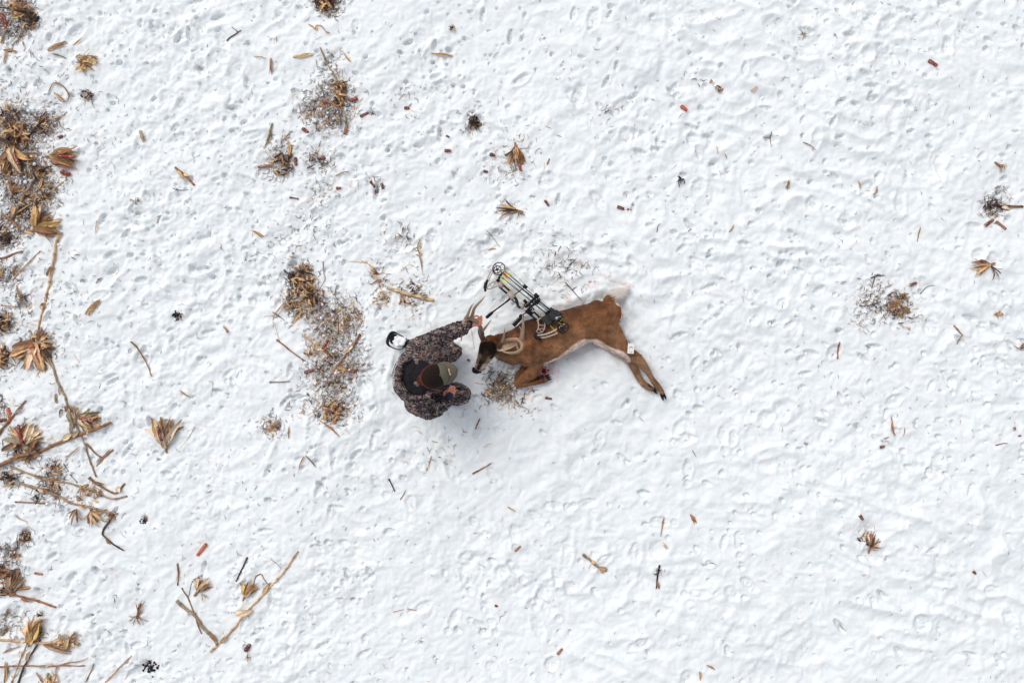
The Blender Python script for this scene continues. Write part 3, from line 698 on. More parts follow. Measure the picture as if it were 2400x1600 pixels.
# jacket
jk = MB()
def sw(mb, pts, w, h, up=(0, 1, 0), seg=18, n=4):
    A = catmull(np.array([list(p)+[a, b] for p, a, b in zip(pts, w, h)]), n); mb.tube(A[:, :3], A[:, 3], seg, h=A[:, 4], up=up, round_=True)
# trunk tube runs upward: half width along y = h (up=(0,1,0) axis), half depth = w
sw(jk, [J['pel']-np.array([.0, 0, .05]), J['pel']+np.array([.0, 0, .10]), J['chest']-np.array([.01, 0, .05]), J['chest']+np.array([.0, 0, .10]), J['neck']-np.array([0, 0, .01])], [.165, .17, .175, .155, .095], [.205, .225, .235, .215, .12])
limb(jk, [J['lsh']+np.array([.01, -.04, -.03]), J['lsh'], lerp('lsh','lel',.5), J['lel'], lerp('lel','lwr',.5), lerp('lel','lwr',.86)], [.11, .105, .090, .080, .070, .058], 14)
limb(jk, [J['rsh']+np.array([.01, .05, -.03]), J['rsh'], lerp('rsh','rel',.5), J['rel'], lerp('rel','rwr',.5), J['rwr']+(J['rwr']-J['rel'])*-.1], [.12, .12, .10, .085, .07, .055], 14)
limb(jk, [J['lsh']+np.array([.0, -.02, .0]), J['neck']-np.array([.03, 0, .04]), J['rsh']+np.array([0, .02, 0])], [.10, .12, .11], 14)
def folds(V, Nn):
    el = np.minimum(np.linalg.norm(V-J['lel'], axis=1), np.linalg.norm(V-J['rel'], axis=1))
    d_ = .016*noise3(V, 6, 70)-.011*np.abs(noise3(V, 11, 75))+.006*noise3(V, 20, 76)+.003*noise3(V, 36, 78)
    ax = (J['lwr']-J['lsh']); ax /= np.linalg.norm(ax); s = (V-J['lsh'])@ax
    sl_ = (V[:, 1] > -.08)*(V[:, 0] > -.84)
    d_ += sl_*.0095*np.sin(s*2*np.pi/.046+2.4*noise3(V, 9, 80))
    ax = (J['rwr']-J['rsh']); ax /= np.linalg.norm(ax); s = (V-J['rsh'])@ax
    d_ += (V[:, 1] < -.5)*(V[:, 0] > -.84)*.006*np.sin(s*2*np.pi/.055+2.5*noise3(V, 9, 84))
    bk = (V[:, 0] < -.84)*sstep(-.35, -.55, V[:, 1]); d_ += bk*.006*np.sin(V[:, 2]*60+V[:, 0]*30+3*noise3(V, 7, 88))
    return d_
def snowfn(V, Nn): return np.clip(.45*sstep(-.90, -1.02, V[:, 0])*sstep(.2, .8, -Nn[:, 0]+Nn[:, 1]*.8)+.33*sstep(.06, .0, np.abs(V[:, 1]+.02))*sstep(.0, .6, Nn[:, 1])*(V[:, 0] < -.75), 0, .5)
organic(jk, 'jacket', M['camo'], per, .008, 5, folds, None, lambda V, n: {'snow': snowfn(V, n)})
# raised collar and lowered hood round the neck
hd = MB()
nk = J['neck']; 
t = np.linspace(0, 2*np.pi, 25)
P = nk+np.stack([.155*np.cos(t)-.050, .178*np.sin(t), .045-.045*np.cos(t)], 1)
hd.tube(P, .030, 10, up=(0, 0, 1)); sw(hd, [nk+np.array([-.11, .11, .0]), nk+np.array([-.185, .0, -.01]), nk+np.array([-.11, -.12, .0])], [.05, .06, .05], [.05, .06, .05], (0, 0, 1))
organic(hd, 'hood', M['camo'], per, .008, 3, lambda V, n: .014*noise3(V, 12, 6)-.008*np.abs(noise3(V, 22, 8)), None, lambda V, n: {'snow': 0*V[:, 0]})
gt = MB(); P = nk+np.stack([.080*np.cos(t)-.03, .085*np.sin(t), .025-.03*np.cos(t)], 1); gt.tube(P, .045, 10); gt.ball(nk+np.array([-.040, 0, .040]), (.135, .165, .050), seg=18)
organic(gt, 'neck_gaiter', M['blackcloth'], per, .008, 3, lambda V, n: .010*noise3(V, 18, 6)-.006*np.abs(noise3(V, 30, 9)))
for a, b, r in (('lel', 'lwr', .040), ('rel', 'rwr', .041)):
    dv = J[b]-J[a]; dv /= np.linalg.norm(dv); m_ = MB(); L_ = .075 if b == 'lwr' else .085; dv = (J[b[0]+'ha']-J[b]) if b == 'rwr' else dv; dv = dv/np.linalg.norm(dv)
    A = [J[b]-dv*.06, J[b]+dv*.0, J[b]+dv*L_*.6, J[b]+dv*L_*.8]; m_.tube(A, [r*.95, r, r*.98, r*.8], 14, round_=True)
    organic(m_, 'cuff', M['glove'], per, .005, 2, lambda V, n: .002*noise3(V, 40, 6))
# trousers
tr = MB()
sw(tr, [J['pel']-np.array([.03, -.0, .03]), J['pel']+np.array([.0, 0, .06])], [.165, .16], [.20, .20])
limb(tr, [J['lhip'], lerp('lhip','lkn',.5), J['lkn']+np.array([0, 0, .01]), lerp('lkn','lan',.35), lerp('lkn','lan',.9)], [.125, .11, .098, .085, .07], 14)
limb(tr, [J['rhip'], lerp('rhip','rkn',.5), J['rkn'], lerp('rkn','ran',.3), lerp('rkn','ran',.9)], [.13, .12, .104, .095, .075], 14)
organic(tr, 'trousers', M['camo'], per, .008, 5, lambda V, n: .012*noise3(V, 7, 20)-.010*np.abs(noise3(V, 12, 29))+.007*noise3(V, 19, 23)+.003*noise3(V, 38, 25), None, lambda V, n: {'snow': .42*sstep(.10, .02, V[:, 2])})
# boots
def boot(name, ank, toe, heel, parent):
    mb = MB(); mb.tube(catmull([ank+(ank-toe)*.0+np.array([0, 0, .06]), ank, (ank*.5+toe*.5)+np.array([0, 0, -.01]), toe], 4), np.interp(np.linspace(0, 1, 13), [0, .35, .7, 1], [.055, .056, .052, .042]), 14, round_=True)
    mb.ball(heel, .045); organic(mb, name, M['dark'], parent, .007, 4, lambda V, n: .002*noise3(V, 30, 2))
boot('boot', W(1060,930,.11), W(1096,920,.055), W(1050,934,.05), per)
# the kneeling foot: toe dug in, cleated sole facing back and up, packed with snow
ft = empty('boot', W(935,800,.08), None, None); ft.parent = per; ft.location = Vector(W(935,800,.08))-per.location
a = W(958,808,.11); t_ = W(917,788,.05)
m_ = MB(); m_.tube(catmull([a, W(948,802,.10), W(932,795,.08), t_], 4), np.interp(np.linspace(0, 1, 13), [0, .5, 1], [.05, .040, .034]), 12, round_=True)
organic(m_, 'boot_upper', M['dark'], ft, .007, 3, lambda V, n: .002*noise3(V, 30, 2))
m_ = MB(); tt = np.linspace(0, 2*np.pi, 40)
sc_ = W(931,798,.155); lx = (W(948,806,.15)-W(914,790,.14)); Ln = np.linalg.norm(lx)/2; lx /= np.linalg.norm(lx); ly = np.cross((0, 0, 1), lx)
sq = lambda v: np.sign(v)*np.abs(v)**.7
Pp = sc_+lx*(sq(np.cos(tt))*Ln*1.15)[:, None]+ly*(sq(np.sin(tt))*(.070+.012*np.cos(tt*1+2.2)))[:, None]+np.array([0, 0, 1])*(.008*np.cos(3*tt))[:, None]
m_.tube(Pp+np.array([0, 0, .004]), .0055+.010*sstep(.1, .9, -np.cos(tt)), 8)
for i in range(9):
    q = -1+2*i/8; w_ = .07*math.sqrt(max(.1, 1-q*q*.8)); c_ = sc_+lx*q*Ln*.95
    if i in (0, 1, 2, 8): m_.box(c_+ly*w_*.45, lx*.010, ly*w_*.34, (0, 0, .012)); m_.box(c_-ly*w_*.45, lx*.010, ly*w_*.34, (0, 0, .012))
m_.box(sc_-np.array([0, 0, .04])+lx*.01, lx*Ln*.7, ly*.04, (0, 0, .012))
m_.build('sole', M['black'], ft)
m_ = MB(); g = np.random.default_rng(4)
for i in range(64):
    q = g.uniform(-.35, .95); v = g.uniform(-.95, .95); m_.ball(sc_+lx*q*Ln+ly*v*.055+np.array([0, 0, g.uniform(-.035, -.012)+.02*(abs(v) < .8)]), g.uniform(.008, .024), seg=6)
organic(m_, 'snow_crust', M['packed'], ft, .007, 2, lambda V, n: .003*noise3(V, 30, 2))

# ------------------------------------------------------------------ the compound bow
BA = np.array([1164., 632.]); BB = np.array([1318., 770.])
def bw(X_, Y_, dz=0.0):
    """point in the plane of the bow (limb tips low on the snow, other end up on the flank)"""
    x = 1070+X_/7.126; y = 590+Y_/7.126; q = np.array([x, y])-BA; ax = BB-BA; t = q.dot(ax)/ax.dot(ax)
    return W(x, y, .10+.31*t+dz)
bow = empty('compound_bow', W(1240,700,.2), 'black and tan compound bow with an arrow quiver, lying against the flank of the buck', 'bow')
bx0 = bw(1000, 800); bn = np.cross(bw(1700, 1300)-bw(700, 300), bw(600, 1000)-bw(1000, 700)); bn /= np.linalg.norm(bn)
if bn[2] < 0: bn = -bn
def bt(pts, r, dz=0, n=3): return catmull([bw(p[0], p[1], (p[2] if len(p) > 2 else 0)+dz) for p in pts], n)
def cam_wheel(name, cx, cy, R_, dz, ecc, spokes=5):
    o = empty(name, bw(cx, cy, dz), None, None); o.parent = bow; o.location = Vector(bw(cx, cy, dz))-bow.location
    m = MB(); c = bw(cx, cy, dz); m.ring(c, R_, .0055, bn, n=30); m.build('rim', M['black'], o)
    m = MB(); c2 = bw(cx+ecc[0], cy+ecc[1], dz+.008); m.ring(c2, R_*.6, .0045, bn, n=22); m.ball(c2, (.014, .014, .012), seg=10)
    for k in range(spokes):
        a = k*2*math.pi/spokes+.3; x_ = np.cross(bn, (0, 1, 0)); x_ /= np.linalg.norm(x_); y_ = np.cross(bn, x_)
        m.bar(c2, c+(x_*math.cos(a)+y_*math.sin(a))*R_, .0032)
    m.build('spokes', M['black'], o)
cam_wheel('cam', 705, 283, .062, .0, (-25, 12)); cam_wheel('cam', 1775, 1262, .052, .015, (-22, 8), 7)
def limb2(pts, w, name='limb'):
    m = MB(); A = bt(pts, 0, 0, 5); m.tube(A, w, 6, h=w*.55, up=bn); m.build(name, M['tan'], bow)
limb2([(640,262),(580,320),(535,400),(508,490)], .0075); limb2([(665,300),(605,345),(562,420),(535,500)], .0062)
limb2([(1345,1395,.01),(1480,1378,.012),(1620,1322,.014),(1805,1205,.015)], .0090); limb2([(1370,1440,.01),(1480,1428,.012),(1600,1392,.014),(1690,1355,.015)], .0070)
for pts in ([(512,482),(492,530),(478,590),(480,645)], [(1320,1352,.01),(1318,1395,.01),(1345,1430,.01),(1400,1452,.01)]):
    m = MB(); m.tube(bt(pts, 0, 0, 4), [.013]*3+[.017]*7+[.012]*3, 8, h=.014, up=bn, round_=True); m.build('limb_pocket', M['black'], bow)
# riser: truss ends in tan, grip and twin tubes in black
m = MB()
for pts, r in (([(500,625),(570,615),(660,580),(730,560)], .0062), ([(545,545),(600,510),(670,492),(750,505)], .0062), ([(505,610),(548,545)], .005), ([(548,548),(610,598)], .004), ([(610,598),(640,500)], .004), ([(640,500),(672,578)], .004)):
    m.tube(bt(pts, 0), r, 6, h=r*1.5, up=bn)
m.box(bw(735, 545), bw(775, 585)-bw(735, 545), (bw(765, 515)-bw(735, 545))*.9, bn*.012)
m.box(bw(912, 728), (bw(958, 772)-bw(912, 728)), (bw(945, 690)-bw(912, 728))*.95, bn*.014)
m.tube(bt([(870,770),(910,800),(960,790),(985,745)], 0), .006, 6, up=bn)
m.bar(bw(770, 560), bw(905, 690), .006); m.tube(bt([(960,770),(1010,820),(1040,880),(1085,920)], 0), .0075, 6, up=bn)
m.box(bw(1090, 905), (bw(1118, 935)-bw(1090, 905)), (bw(1120, 875)-bw(1090, 905)), bn*.012)
m.tube(bt([(1085,925),(1120,965),(1160,1000),(1230,1040),(1300,1085),(1370,1130)], 0), .0075, 6, up=bn)
for pts, r in (([(1385,1110),(1362,1160),(1372,1215),(1362,1290),(1322,1355)], .0066), ([(1400,1105),(1448,1140),(1475,1200),(1470,1280),(1430,1345)], .0058), ([(1345,1160),(1400,1105)], .009), ([(1365,1222),(1475,1228)], .0036), ([(1362,1290),(1470,1280)], .0036), ([(1350,1325),(1372,1290),(1425,1340)], .0036), ([(1322,1358),(1430,1345)], .0045)):
    m.tube(bt(pts, 0, .006), r, 6, h=r*1.4, up=bn)
m.build('riser', M['tan'], bow)
m = MB()
for pts in ([(712,585),(848,700)], [(765,540),(905,665)], [(1215,1035),(1345,1140)], [(1290,1000),(1400,1105)]): m.tube(bt(pts, 0, .004), .0095, 8); m.build('riser_rod', M['black'], bow); m = MB()
m.tube(bt([(980,765),(1010,830),(1030,900),(1075,935)], 0), .014, 8, h=.016, up=bn); m.tube(bt([(915,800),(985,845),(1035,910)], 0), .006, 6)
m.build('grip', M['black'], bow)
m = MB(); A = bt([(895,780),(800,860),(650,970),(560,1045),(508,1090)], 0, 0, 3); m.tube(A, [.011, .010, .009, .0075, .0075, .0075, .0075, .0085, .0145, .016, .016, .016, .015], 8, round_=True)
m.build('stabiliser', M['black'], bow)
m = MB(); m.tube(bt([(965,720,.02),(1060,650,.035),(1140,590,.045)], 0), .005, 6); m.box(bw(1147, 583, .045), (bw(1172, 603)-bw(1147, 583)), (bw(1165, 560)-bw(1147, 583)), bn*.010); m.build('cable_guard', M['black'], bow)
# sight with ringed housing, rest and mounting blocks
m = MB()
m.box(bw(1335, 735, .05), bw(1360, 760)-bw(1335, 735), bw(1358, 712)-bw(1335, 735), bn*.014); m.tube(bt([(1150,930,.03),(1230,850,.04),(1330,750,.05)], 0), .012, 6)
m.tube(bt([(1190,960,.03),(1280,890,.035),(1390,820,.04)], 0), .010, 6); m.box(bw(1150, 830, .03), bw(1172, 852)-bw(1150, 830), bw(1168, 812)-bw(1150, 830), bn*.012)
for (a, b, r) in ((1215, 975, .015), (1245, 905, .013), (1185, 900, .012), (1150, 885, .011), (1330, 820, .012), (1290, 850, .012), (1375, 800, .011), (1270, 960, .012)):
    m.ring(bw(a, b, .045), r, .0058, bn, n=14); m.ball(bw(a+14, b-8, .04), (.007, .007, .007), seg=6)
m.box(bw(1215, 1010, .02), bw(1260, 1045)-bw(1215, 1010), bw(1245, 985)-bw(1215, 1010), bn*.012); m.box(bw(1340, 850, .03), bw(1362, 868)-bw(1340, 850), bw(1354, 838)-bw(1340, 850), bn*.012)
m.build('arrow_rest', M['black'], bow)
m = MB(); c = bw(1082, 1085, .05); m.ring(c, .021, .006, bn, n=18); m.tube([c-bn*.02, c+bn*.005], .018, 14); m.tube(bt([(1075,1100,.04),(1030,1150,.04),(960,1225,.04)], 0), .017, 8, h=.02, up=bn)
for i in range(5): m.box(bw(1040-22*i, 1125+25*i, .052), (bw(1062, 1145)-bw(1040, 1125))*1.15, (bw(1048, 1117)-bw(1040, 1125))*.7, bn*.010)
m.tube(bt([(1100,1050,.05),(1160,1020,.04),(1200,1010,.03)], 0), .006, 6); sg = m.build('sight', M['black'], bow)
m = MB(); m.ball(bw(1138, 1035, .056), (.008, .006, .006), seg=8); m.build('sight_pin', M['red'], sg)
# quiver hood and hub rod
m = MB(); c = bw(1655, 1072, .055); ax = bw(1735, 1140, .055)-c; ay = bw(1600, 1120, .055)-c
m.box(c, ax*.95, ay*1.0, bn*.022); m.box(bw(1690, 1030, .06), ax*.5, ay*.55, bn*.024); m.box(bw(1600, 1105, .05), ax*.5, ay*.55, bn*.02)
m.box(bw(1520, 1140, .025), ax*.85, ay*.95, bn*.010); m.box(bw(1583, 965, .05), ax*.28, ay*.42, bn*.014); m.tube(bt([(1480,1040,.03),(1560,990,.04)], 0), .012, 8)  # first box: dark plate added to stand in for shadow and dark fur
qo = m.build('quiver', M['black'], bow, False)
md = qo.modifiers.new('b', 'BEVEL'); md.width = .004; md.segments = 2
m = MB(); lc = bw(1665, 1108, .0)+np.array([0, 0, .083]); m.ring(lc, .0095, .0018, bn, n=20); m.ring(lc, .004, .0016, bn, n=10); m.tube(bt([(1688,1082,.083),(1705,1088,.083),(1742,1078,.083)], 0), .0014, 5); m.build('emblem', M['white'], qo)
m = MB(); m.tube(bt([(690,480),(720,430),(760,350)], 0, .02), .010, 8); m.ball(bw(690, 478, .02), .018, seg=8); m.ball(bw(715, 425, .022), .014, seg=8); m.build('quiver_mount', M['black'], bow)
# arrows: shaft, nock end fletched with bright vanes
for (a, b, vm) in (((800, 318), (1640, 1030), 'neon'), ((735, 318), (1612, 1062), 'orange'), ((748, 420), (1580, 1090), 'neon'), ((765, 352), (1598, 1010), 'orange')):
    P0 = bw(*a, .05); P1 = bw(*b, .055); ar = MB(); ar.bar(P0, P1, .0042); s_ = ar.build('arrow', M['black'], bow)
    dv = P1-P0; dv /= np.linalg.norm(dv); sv = np.cross(dv, bn); f = MB()
    for k, ang in enumerate((0, 2.1, 4.2)):
        o_ = sv*math.cos(ang)+bn*math.sin(ang); q = P0+dv*.03
        Vv = [q, q+dv*.058, q+dv*.048+o_*.011, q+dv*.012+o_*.015]; f.add(Vv+[v+np.cross(o_, dv)*.001 for v in Vv], [(0,1,2,3), (7,6,5,4), (0,3,7,4), (1,5,6,2), (2,6,7,3), (0,4,5,1)])
    f.build('vanes', M[vm], s_, False); f = MB(); f.bar(P0-dv*.008, P0+dv*.008, .0042); f.build('nock', M[vm], s_)
def cord(name, pts, r, mat): m = MB(); m.tube(bt(pts, 0), r, 5); m.build(name, M[mat], bow)
cord('bowstring', [(800,215,.01),(1300,690,.02),(1840,1200,.02)], .0018, 'string')
cord('cable', [(690,290,.02),(1120,720,.03),(1700,1215,.02)], .0020, 'string'); cord('cable', [(625,370,.01),(780,520,.01),(1140,800,.02),(1410,1070,.012),(1690,1365,.02)], .0022, 'yellow')
cord('cable', [(600,360,.01),(900,640,.02),(1300,960,.02),(1420,1080,.02)], .0017, 'string'); cord('cable', [(770,250,.02),(1200,660,.03),(1435,815,.03)], .0016, 'string')
m = MB(); m.bar(bw(1680, 1165, .05), bw(1755, 1215, .03), .003); m.bar(bw(1750, 1100, .06), bw(1775, 1122, .05), .004); m.ball(bw(1745, 1145, .05), .006, seg=6); m.build('cable_serving', M['yellow'], bow)

# ------------------------------------------------------------------ corn litter: everything lies where it fell in the field
TONE = dict(tan=(.64, .42, .225), pale=(.80, .61, .42), gold=(.66, .43, .18), brown=(.30, .16, .085), dark=(.075, .042, .030), grey=(.36, .27, .19),
  black=(.03, .026, .03), red=(.33, .055, .035), orange=(.60, .15, .06), maroon=(.19, .055, .045), rust=(.36, .16, .09), olive=(.24, .18, .09))
dg = np.random.default_rng(23)
def TN_(t, v=.16): return np.clip(np.array(TONE[t])*dg.uniform(1-v, 1+v)*(1+dg.normal(0, .04, 3)), 0, 1)
def gpts(P, lift=.006, n=5, wig=.0):
    A = catmull(np.array([[*W(x, y)[:2]] for x, y in P]), n); A = A+dg.normal(0, 1, A.shape)*wig
    z = ground(A[:, 0], A[:, 1]); 
    for _ in range(3):                           # stiff things bridge the hollows
        zz = z.copy(); zz[1:-1] = np.maximum(z[1:-1], (z[:-2]+z[2:])/2); z = zz
    return np.column_stack([A, z+lift])
def rootat(P, name, label, cat, group): return empty(name, (float(P[0][0]), float(P[0][1]), float(P[0][2])), label, cat, group)
def leafmesh(m, P, w, tone, curl=.4, arch=0., twist=0, pw=.75):
    n = len(P); t = np.linspace(0, 1, n); P = P.copy(); P[:, 2] += arch*np.sin(t*np.pi)
    ww = w*np.clip(np.sin(np.clip(t*.86+.12, 0, 1)*np.pi), .02, 1)**pw*(1+.45*perlin(t*4.3+dg.uniform(0, 50), t*0+.5, 3)+dg.normal(0, .09, n))
    c = TN_(tone); e = TN_('brown' if tone != 'dark' else 'black')
    k = (sstep(.7, 1, t)*dg.uniform(.0, .8))[:, None]
    m.leaf(P, ww, c*(1-k)+e*k, curl, twist=twist)
# ---- stalks: round jointed canes; the joints, the torn sheaths and any leaf are parts
def stalk(P, r, tone, label, sheaths=2, group='broken corn stalks lying on the snow', r1=.6, name='corn_stalk', cat='corn stalk', lift=None):
    A = gpts(P, r*.75 if lift is None else lift, 6, r*.12)
    L = np.r_[0, np.cumsum(np.linalg.norm(np.diff(A, axis=0), axis=1))]; t = L/L[-1]
    # resample finely so joints show
    N_ = max(10, int(L[-1]/.016)); tt = np.linspace(0, 1, N_); B = np.column_stack([np.interp(tt, t, A[:, k]) for k in range(3)])
    B[:, :2] += np.column_stack([perlin(tt*L[-1]*6, tt*0+7, int(r*1e5)), perlin(tt*L[-1]*6, tt*0+3, int(r*1e5)+1)])*r*.5
    rad = r*(1-(1-r1)*tt)*(1+.10*perlin(tt*L[-1]*20, tt*0+.5, 4)); phase = dg.uniform(0, .1); s = tt*L[-1]+phase; joint = np.exp(-(((s % .135)-.0675)/.011)**2)
    rad = rad*(1+.30*joint); c = np.array([TN_(tone, .05)]*N_)*(1+.20*perlin(tt*L[-1]*13, tt*0+1.5, 9))[:, None]
    c = c*(1-joint[:, None]*.6)+np.array(TONE['dark'])*joint[:, None]*.6
    ex = sstep(.25, .5, perlin(tt*L[-1]*5, tt*0+2.7, 12))[:, None]; c = c*(1-ex*.5)+np.array(TONE['brown'])*ex*.5
    root = rootat(B, name, label, cat, group)
    m = MB(); m.tube(B, rad, 7, np.clip(c, 0, 1)); m.build('cane', M['plant'], root)
    for k in range(sheaths):
        i = int(dg.uniform(.1, .8)*N_); i2 = min(N_-1, i+max(3, int(dg.uniform(.05, .11)/.016)))
        seg = B[i:i2+1].copy()
        if len(seg) < 3: continue
        q = np.linspace(0, 1, len(seg)); sgn = dg.choice([-1, 1]); T = seg[-1]-seg[0]; T /= np.linalg.norm(T); S = np.array([-T[1], T[0], 0])
        seg = seg+S*(sgn*(.4*r+q**1.5*dg.uniform(.008, .035)))[:, None]+np.array([0, 0, r*.55])
        m = MB(); leafmesh(m, seg, r*dg.uniform(1.0, 1.8), dg.choice(['tan', 'brown', 'pale', 'grey']), .55, .008); m.build('leaf_sheath', M['plant'], root)
    return root
def twig(P, r, tone, label, forks=(), group='thin twigs and stems on the snow', cat='twig'):
    A = gpts(P, r*.8, 5, .001); root = rootat(A, 'twig', label, cat, group)
    m = MB(); m.tube(A, np.linspace(r, r*.5, len(A)), 5, TN_(tone)); 
    m.build('stem', M['plant'], root)
    for f in forks:
        B = gpts(f, r*.8, 4, .001); m = MB(); m.tube(B, np.linspace(r*.7, r*.35, len(B)), 5, TN_(tone)); m.build('side_shoot', M['plant'], root)
    return root
def leafp(P, w, tone, label, group='single dry leaves and husk strips on the snow', name='dry_leaf', cat='dry leaf', arch=.008, ribs=1):
    A = gpts(P, .006, 5, .001); root = rootat(A, name, label, cat, group)
    m = MB(); leafmesh(m, A, w, tone, .45, arch, dg.uniform(-.5, .5))
    if w > .009:
        A2 = A[int(len(A)*.2):].copy(); k2 = np.linspace(0, 1, len(A2)); A2[:, :2] += np.array([-(A[-1]-A[0])[1], (A[-1]-A[0])[0]])/np.linalg.norm(A[-1]-A[0])*(w*dg.choice([-1, 1])*(.4+k2*1.1))[:, None]; A2[:, 2] += .004; leafmesh(m, A2, w*.45, 'brown', .6, arch*.5, dg.uniform(-.8, .8))
    m.build('blade', M['plant'], root)
    if ribs:
        B = A.copy(); B[:, :2] += dg.normal(0, .003, 2); B[:, 2] += arch*np.sin(np.linspace(0, 1, len(A))*np.pi)*.9+.004
        m = MB(); m.tube(B, np.linspace(.0030, .0012, len(B)), 5, TN_('brown' if tone in ('tan', 'pale', 'gold') else 'tan')); m.build('midrib', M['plant'], root)
    return root
def cobmesh(A0, A1, r, tone, seg=12):
    n = 15; t = np.linspace(0, 1, n); P = np.outer(1-t, A0)+np.outer(t, A1); a = np.arange(seg)
    m = MB(); m.tube(P, r*(1-.18*t)*np.where(np.arange(n) % 2, 1.07, .92), seg, np.array([TN_(tone, .1)*(1.15 if i % 2 else .7) for i in range(n)]), round_=True)
    V = m.V[0]; k = np.arange(len(V)); kn = 1+.07*np.where((k % seg+(k//seg)) % 2, 1, -1)
    ax = (A1-A0)/np.linalg.norm(A1-A0); q = (V-A0)@ax; cen = A0+np.outer(q, ax); m.V[0] = cen+(V-cen)*kn[:, None]; m.C[0] = np.clip(m.C[0]*(1+.45*((k % seg+(k//seg)) % 2-.5))[:, None], 0, 1); fr = dg.random(len(k)) < .16; m.C[0][fr] = m.C[0][fr]*.3+np.array([.62, .60, .60])*.6
    return m
def cob(x0, y0, x1, y1, tone, label, r=.0155, group='bare red corn cobs scattered on the snow'):
    a = G(x0, y0, r*.55); b = G(x1, y1, r*.5); root = rootat([a], 'corn_cob', label, 'corn cob', group)
    m = cobmesh(a, b, r, tone); m.build('core', M['plant'], root)
    d = (b-a)/np.linalg.norm(b-a); m = MB(); m.tube([a-d*.012, a-d*.003], [r*.6, r*.8], 8, TN_('pale')); m.build('pith', M['plant'], root)
    return root
def husk(x, y, ang, L, label, n=9, spread=1.0, tones=('tan', 'tan', 'pale', 'brown', 'gold'), cobd=None, w=.024, arch=.035, group='open corn husks lying in the snow', shank=True, cobtone='red', bagged=False):
    """leaves fan out of one stub; ang in degrees, counter-clockwise from the right"""
    b = G(x, y, .012); root = rootat([b], 'corn_husk', label, 'corn husk', group)
    n = int(n*1.7); w *= .70
    for i in range(n):
        u = (i+.5)/n*2-1; a = R(ang)+u*spread*.5+dg.normal(0, .13); l = L*dg.uniform(.72, 1.08)*(1-.12*abs(u)); bend = dg.normal(0, .5)+(-u*spread*.75 if bagged else u*.25)
        q = np.linspace(0, 1, 9); aa = a+bend*(q-.15); P = np.zeros((9, 3)); P[0] = b
        for k in range(1, 9): P[k] = P[k-1]+np.array([math.cos(aa[k]), math.sin(aa[k]), 0])*l/8
        gz = ground(P[:, 0], P[:, 1]); hz = dg.uniform(.4, 1.2)*arch*(1.25-abs(u)*.7)
        P[:, 2] = np.maximum(gz+.005, b[2]*(1-q)+gz*q)+hz*np.sin(np.clip(q*.92, 0, 1)*np.pi)+.004*i % .013
        m = MB(); leafmesh(m, P, w*dg.uniform(.45, 1.6)*(L/.24), tones[dg.integers(len(tones))] if dg.random() < .8 else 'brown', dg.uniform(.35, .9), 0, dg.uniform(-.9, .9), .6)
        m.build('husk_leaf', M['plant'], root)
    if shank:
        d = np.array([math.cos(R(ang)), math.sin(R(ang)), 0]); m = MB(); m.tube([b-d*.05, b-d*.02, b+d*.03], [.009, .012, .013], 7, TN_('brown'), round_=True); m.build('shank', M['plant'], root)
    if cobd:
        ca, cl, off = cobd; d = np.array([math.cos(R(ca)), math.sin(R(ca)), .08]); p0 = b+d*off+np.array([0, 0, arch*.9+.012]); m = cobmesh(p0, p0+d*cl, .017, cobtone); m.build('cob', M['plant'], root)
    return root
def clump(x, y, rad, label, tones, n=26, cat='corn litter', name='litter_clump', group='matted clumps of broken corn leaves', wd=.009, ln=.09, cobs=()):
    """a matted tuft of broken leaves and stem bits"""
    b = G(x, y); root = rootat([b], name, label, cat, group)
    m = MB(); m2 = MB(); nn = [0, 0]; fine = wd <= .005
    if fine: n = int(n*.55); m2 = m; bpy.data.objects.remove(root)
    for i in range(n):
        rr = rad*math.sqrt(dg.random()); a = dg.uniform(0, 6.28); px, py = x+rr*math.cos(a), y+rr*math.sin(a)
        th = dg.uniform(0, 3.14); l = ln*240*dg.uniform(.5, 1.5)*(1.3 if fine else 1)/2; bx, by = dg.normal(0, l*.25, 2)
        A = gpts([(px-math.cos(th)*l, py-math.sin(th)*l), (px+bx, py+by), (px+math.cos(th)*l, py+math.sin(th)*l)], .004+dg.uniform(0, .022), 4)
        if dg.random() < .62: leafmesh(m, A, wd*dg.uniform(.4, 1.3), tones[dg.integers(len(tones))], .5, dg.uniform(0, .025), dg.uniform(-1, 1)); nn[0] += 1
        else: m2.tube(A, dg.uniform(.0015, .0045), 5, TN_(tones[dg.integers(len(tones))])); nn[1] += 1
    if fine: return tag(m.build('fine_litter', M['plant']), label, 'fine litter', 'sparse fine litter in the trodden snow', 'stuff')
    if nn[0]: m.build('leaf_shreds', M['plant'], root)
    if nn[1]: m2.build('stem_bits', M['plant'], root)
    return root

GS = 'broken corn stalks lying on the snow'
stalk([(142,553),(132,590),(118,660),(105,710),(88,770),(82,806)], .0125, 'tan', 'long pale cane from its frayed tip down to the big husk bunch on the left', 3)
stalk([(105,820),(122,855),(137,897),(155,930),(165,975),(175,990),(195,1035),(210,1080),(226,1118)], .0120, 'grey', 'long jointed cane running down from the big husk bunch past the bagged husk', 3)
stalk([(0,1090),(50,1068),(105,1052),(160,1028),(215,1008),(258,990)], .0185, 'brown', 'thick dark brown stalk crossing under the bagged husk at the left edge', 3, r1=.75)
stalk([(0,1020),(30,977),(62,937)], .0125, 'brown', 'short brown stalk with a frayed head behind the orange upright cob', 1)
stalk([(200,1040),(235,1071),(262,1056),(264,1052)], .0085, 'brown', 'bent kneed stalk piece right of the thick dark stalk', 0)
stalk([(27,1093),(75,1110),(105,1120),(165,1132),(210,1148),(262,1167),(298,1162)], .0105, 'grey', 'upper of the two long parallel knobbly stalks at lower left', 4, r1=.8)
stalk([(50,1130),(105,1145),(130,1158),(175,1178),(225,1190),(276,1203)], .0130, 'grey', 'lower and thicker of the two long parallel knobbly stalks at lower left', 4, r1=.85)
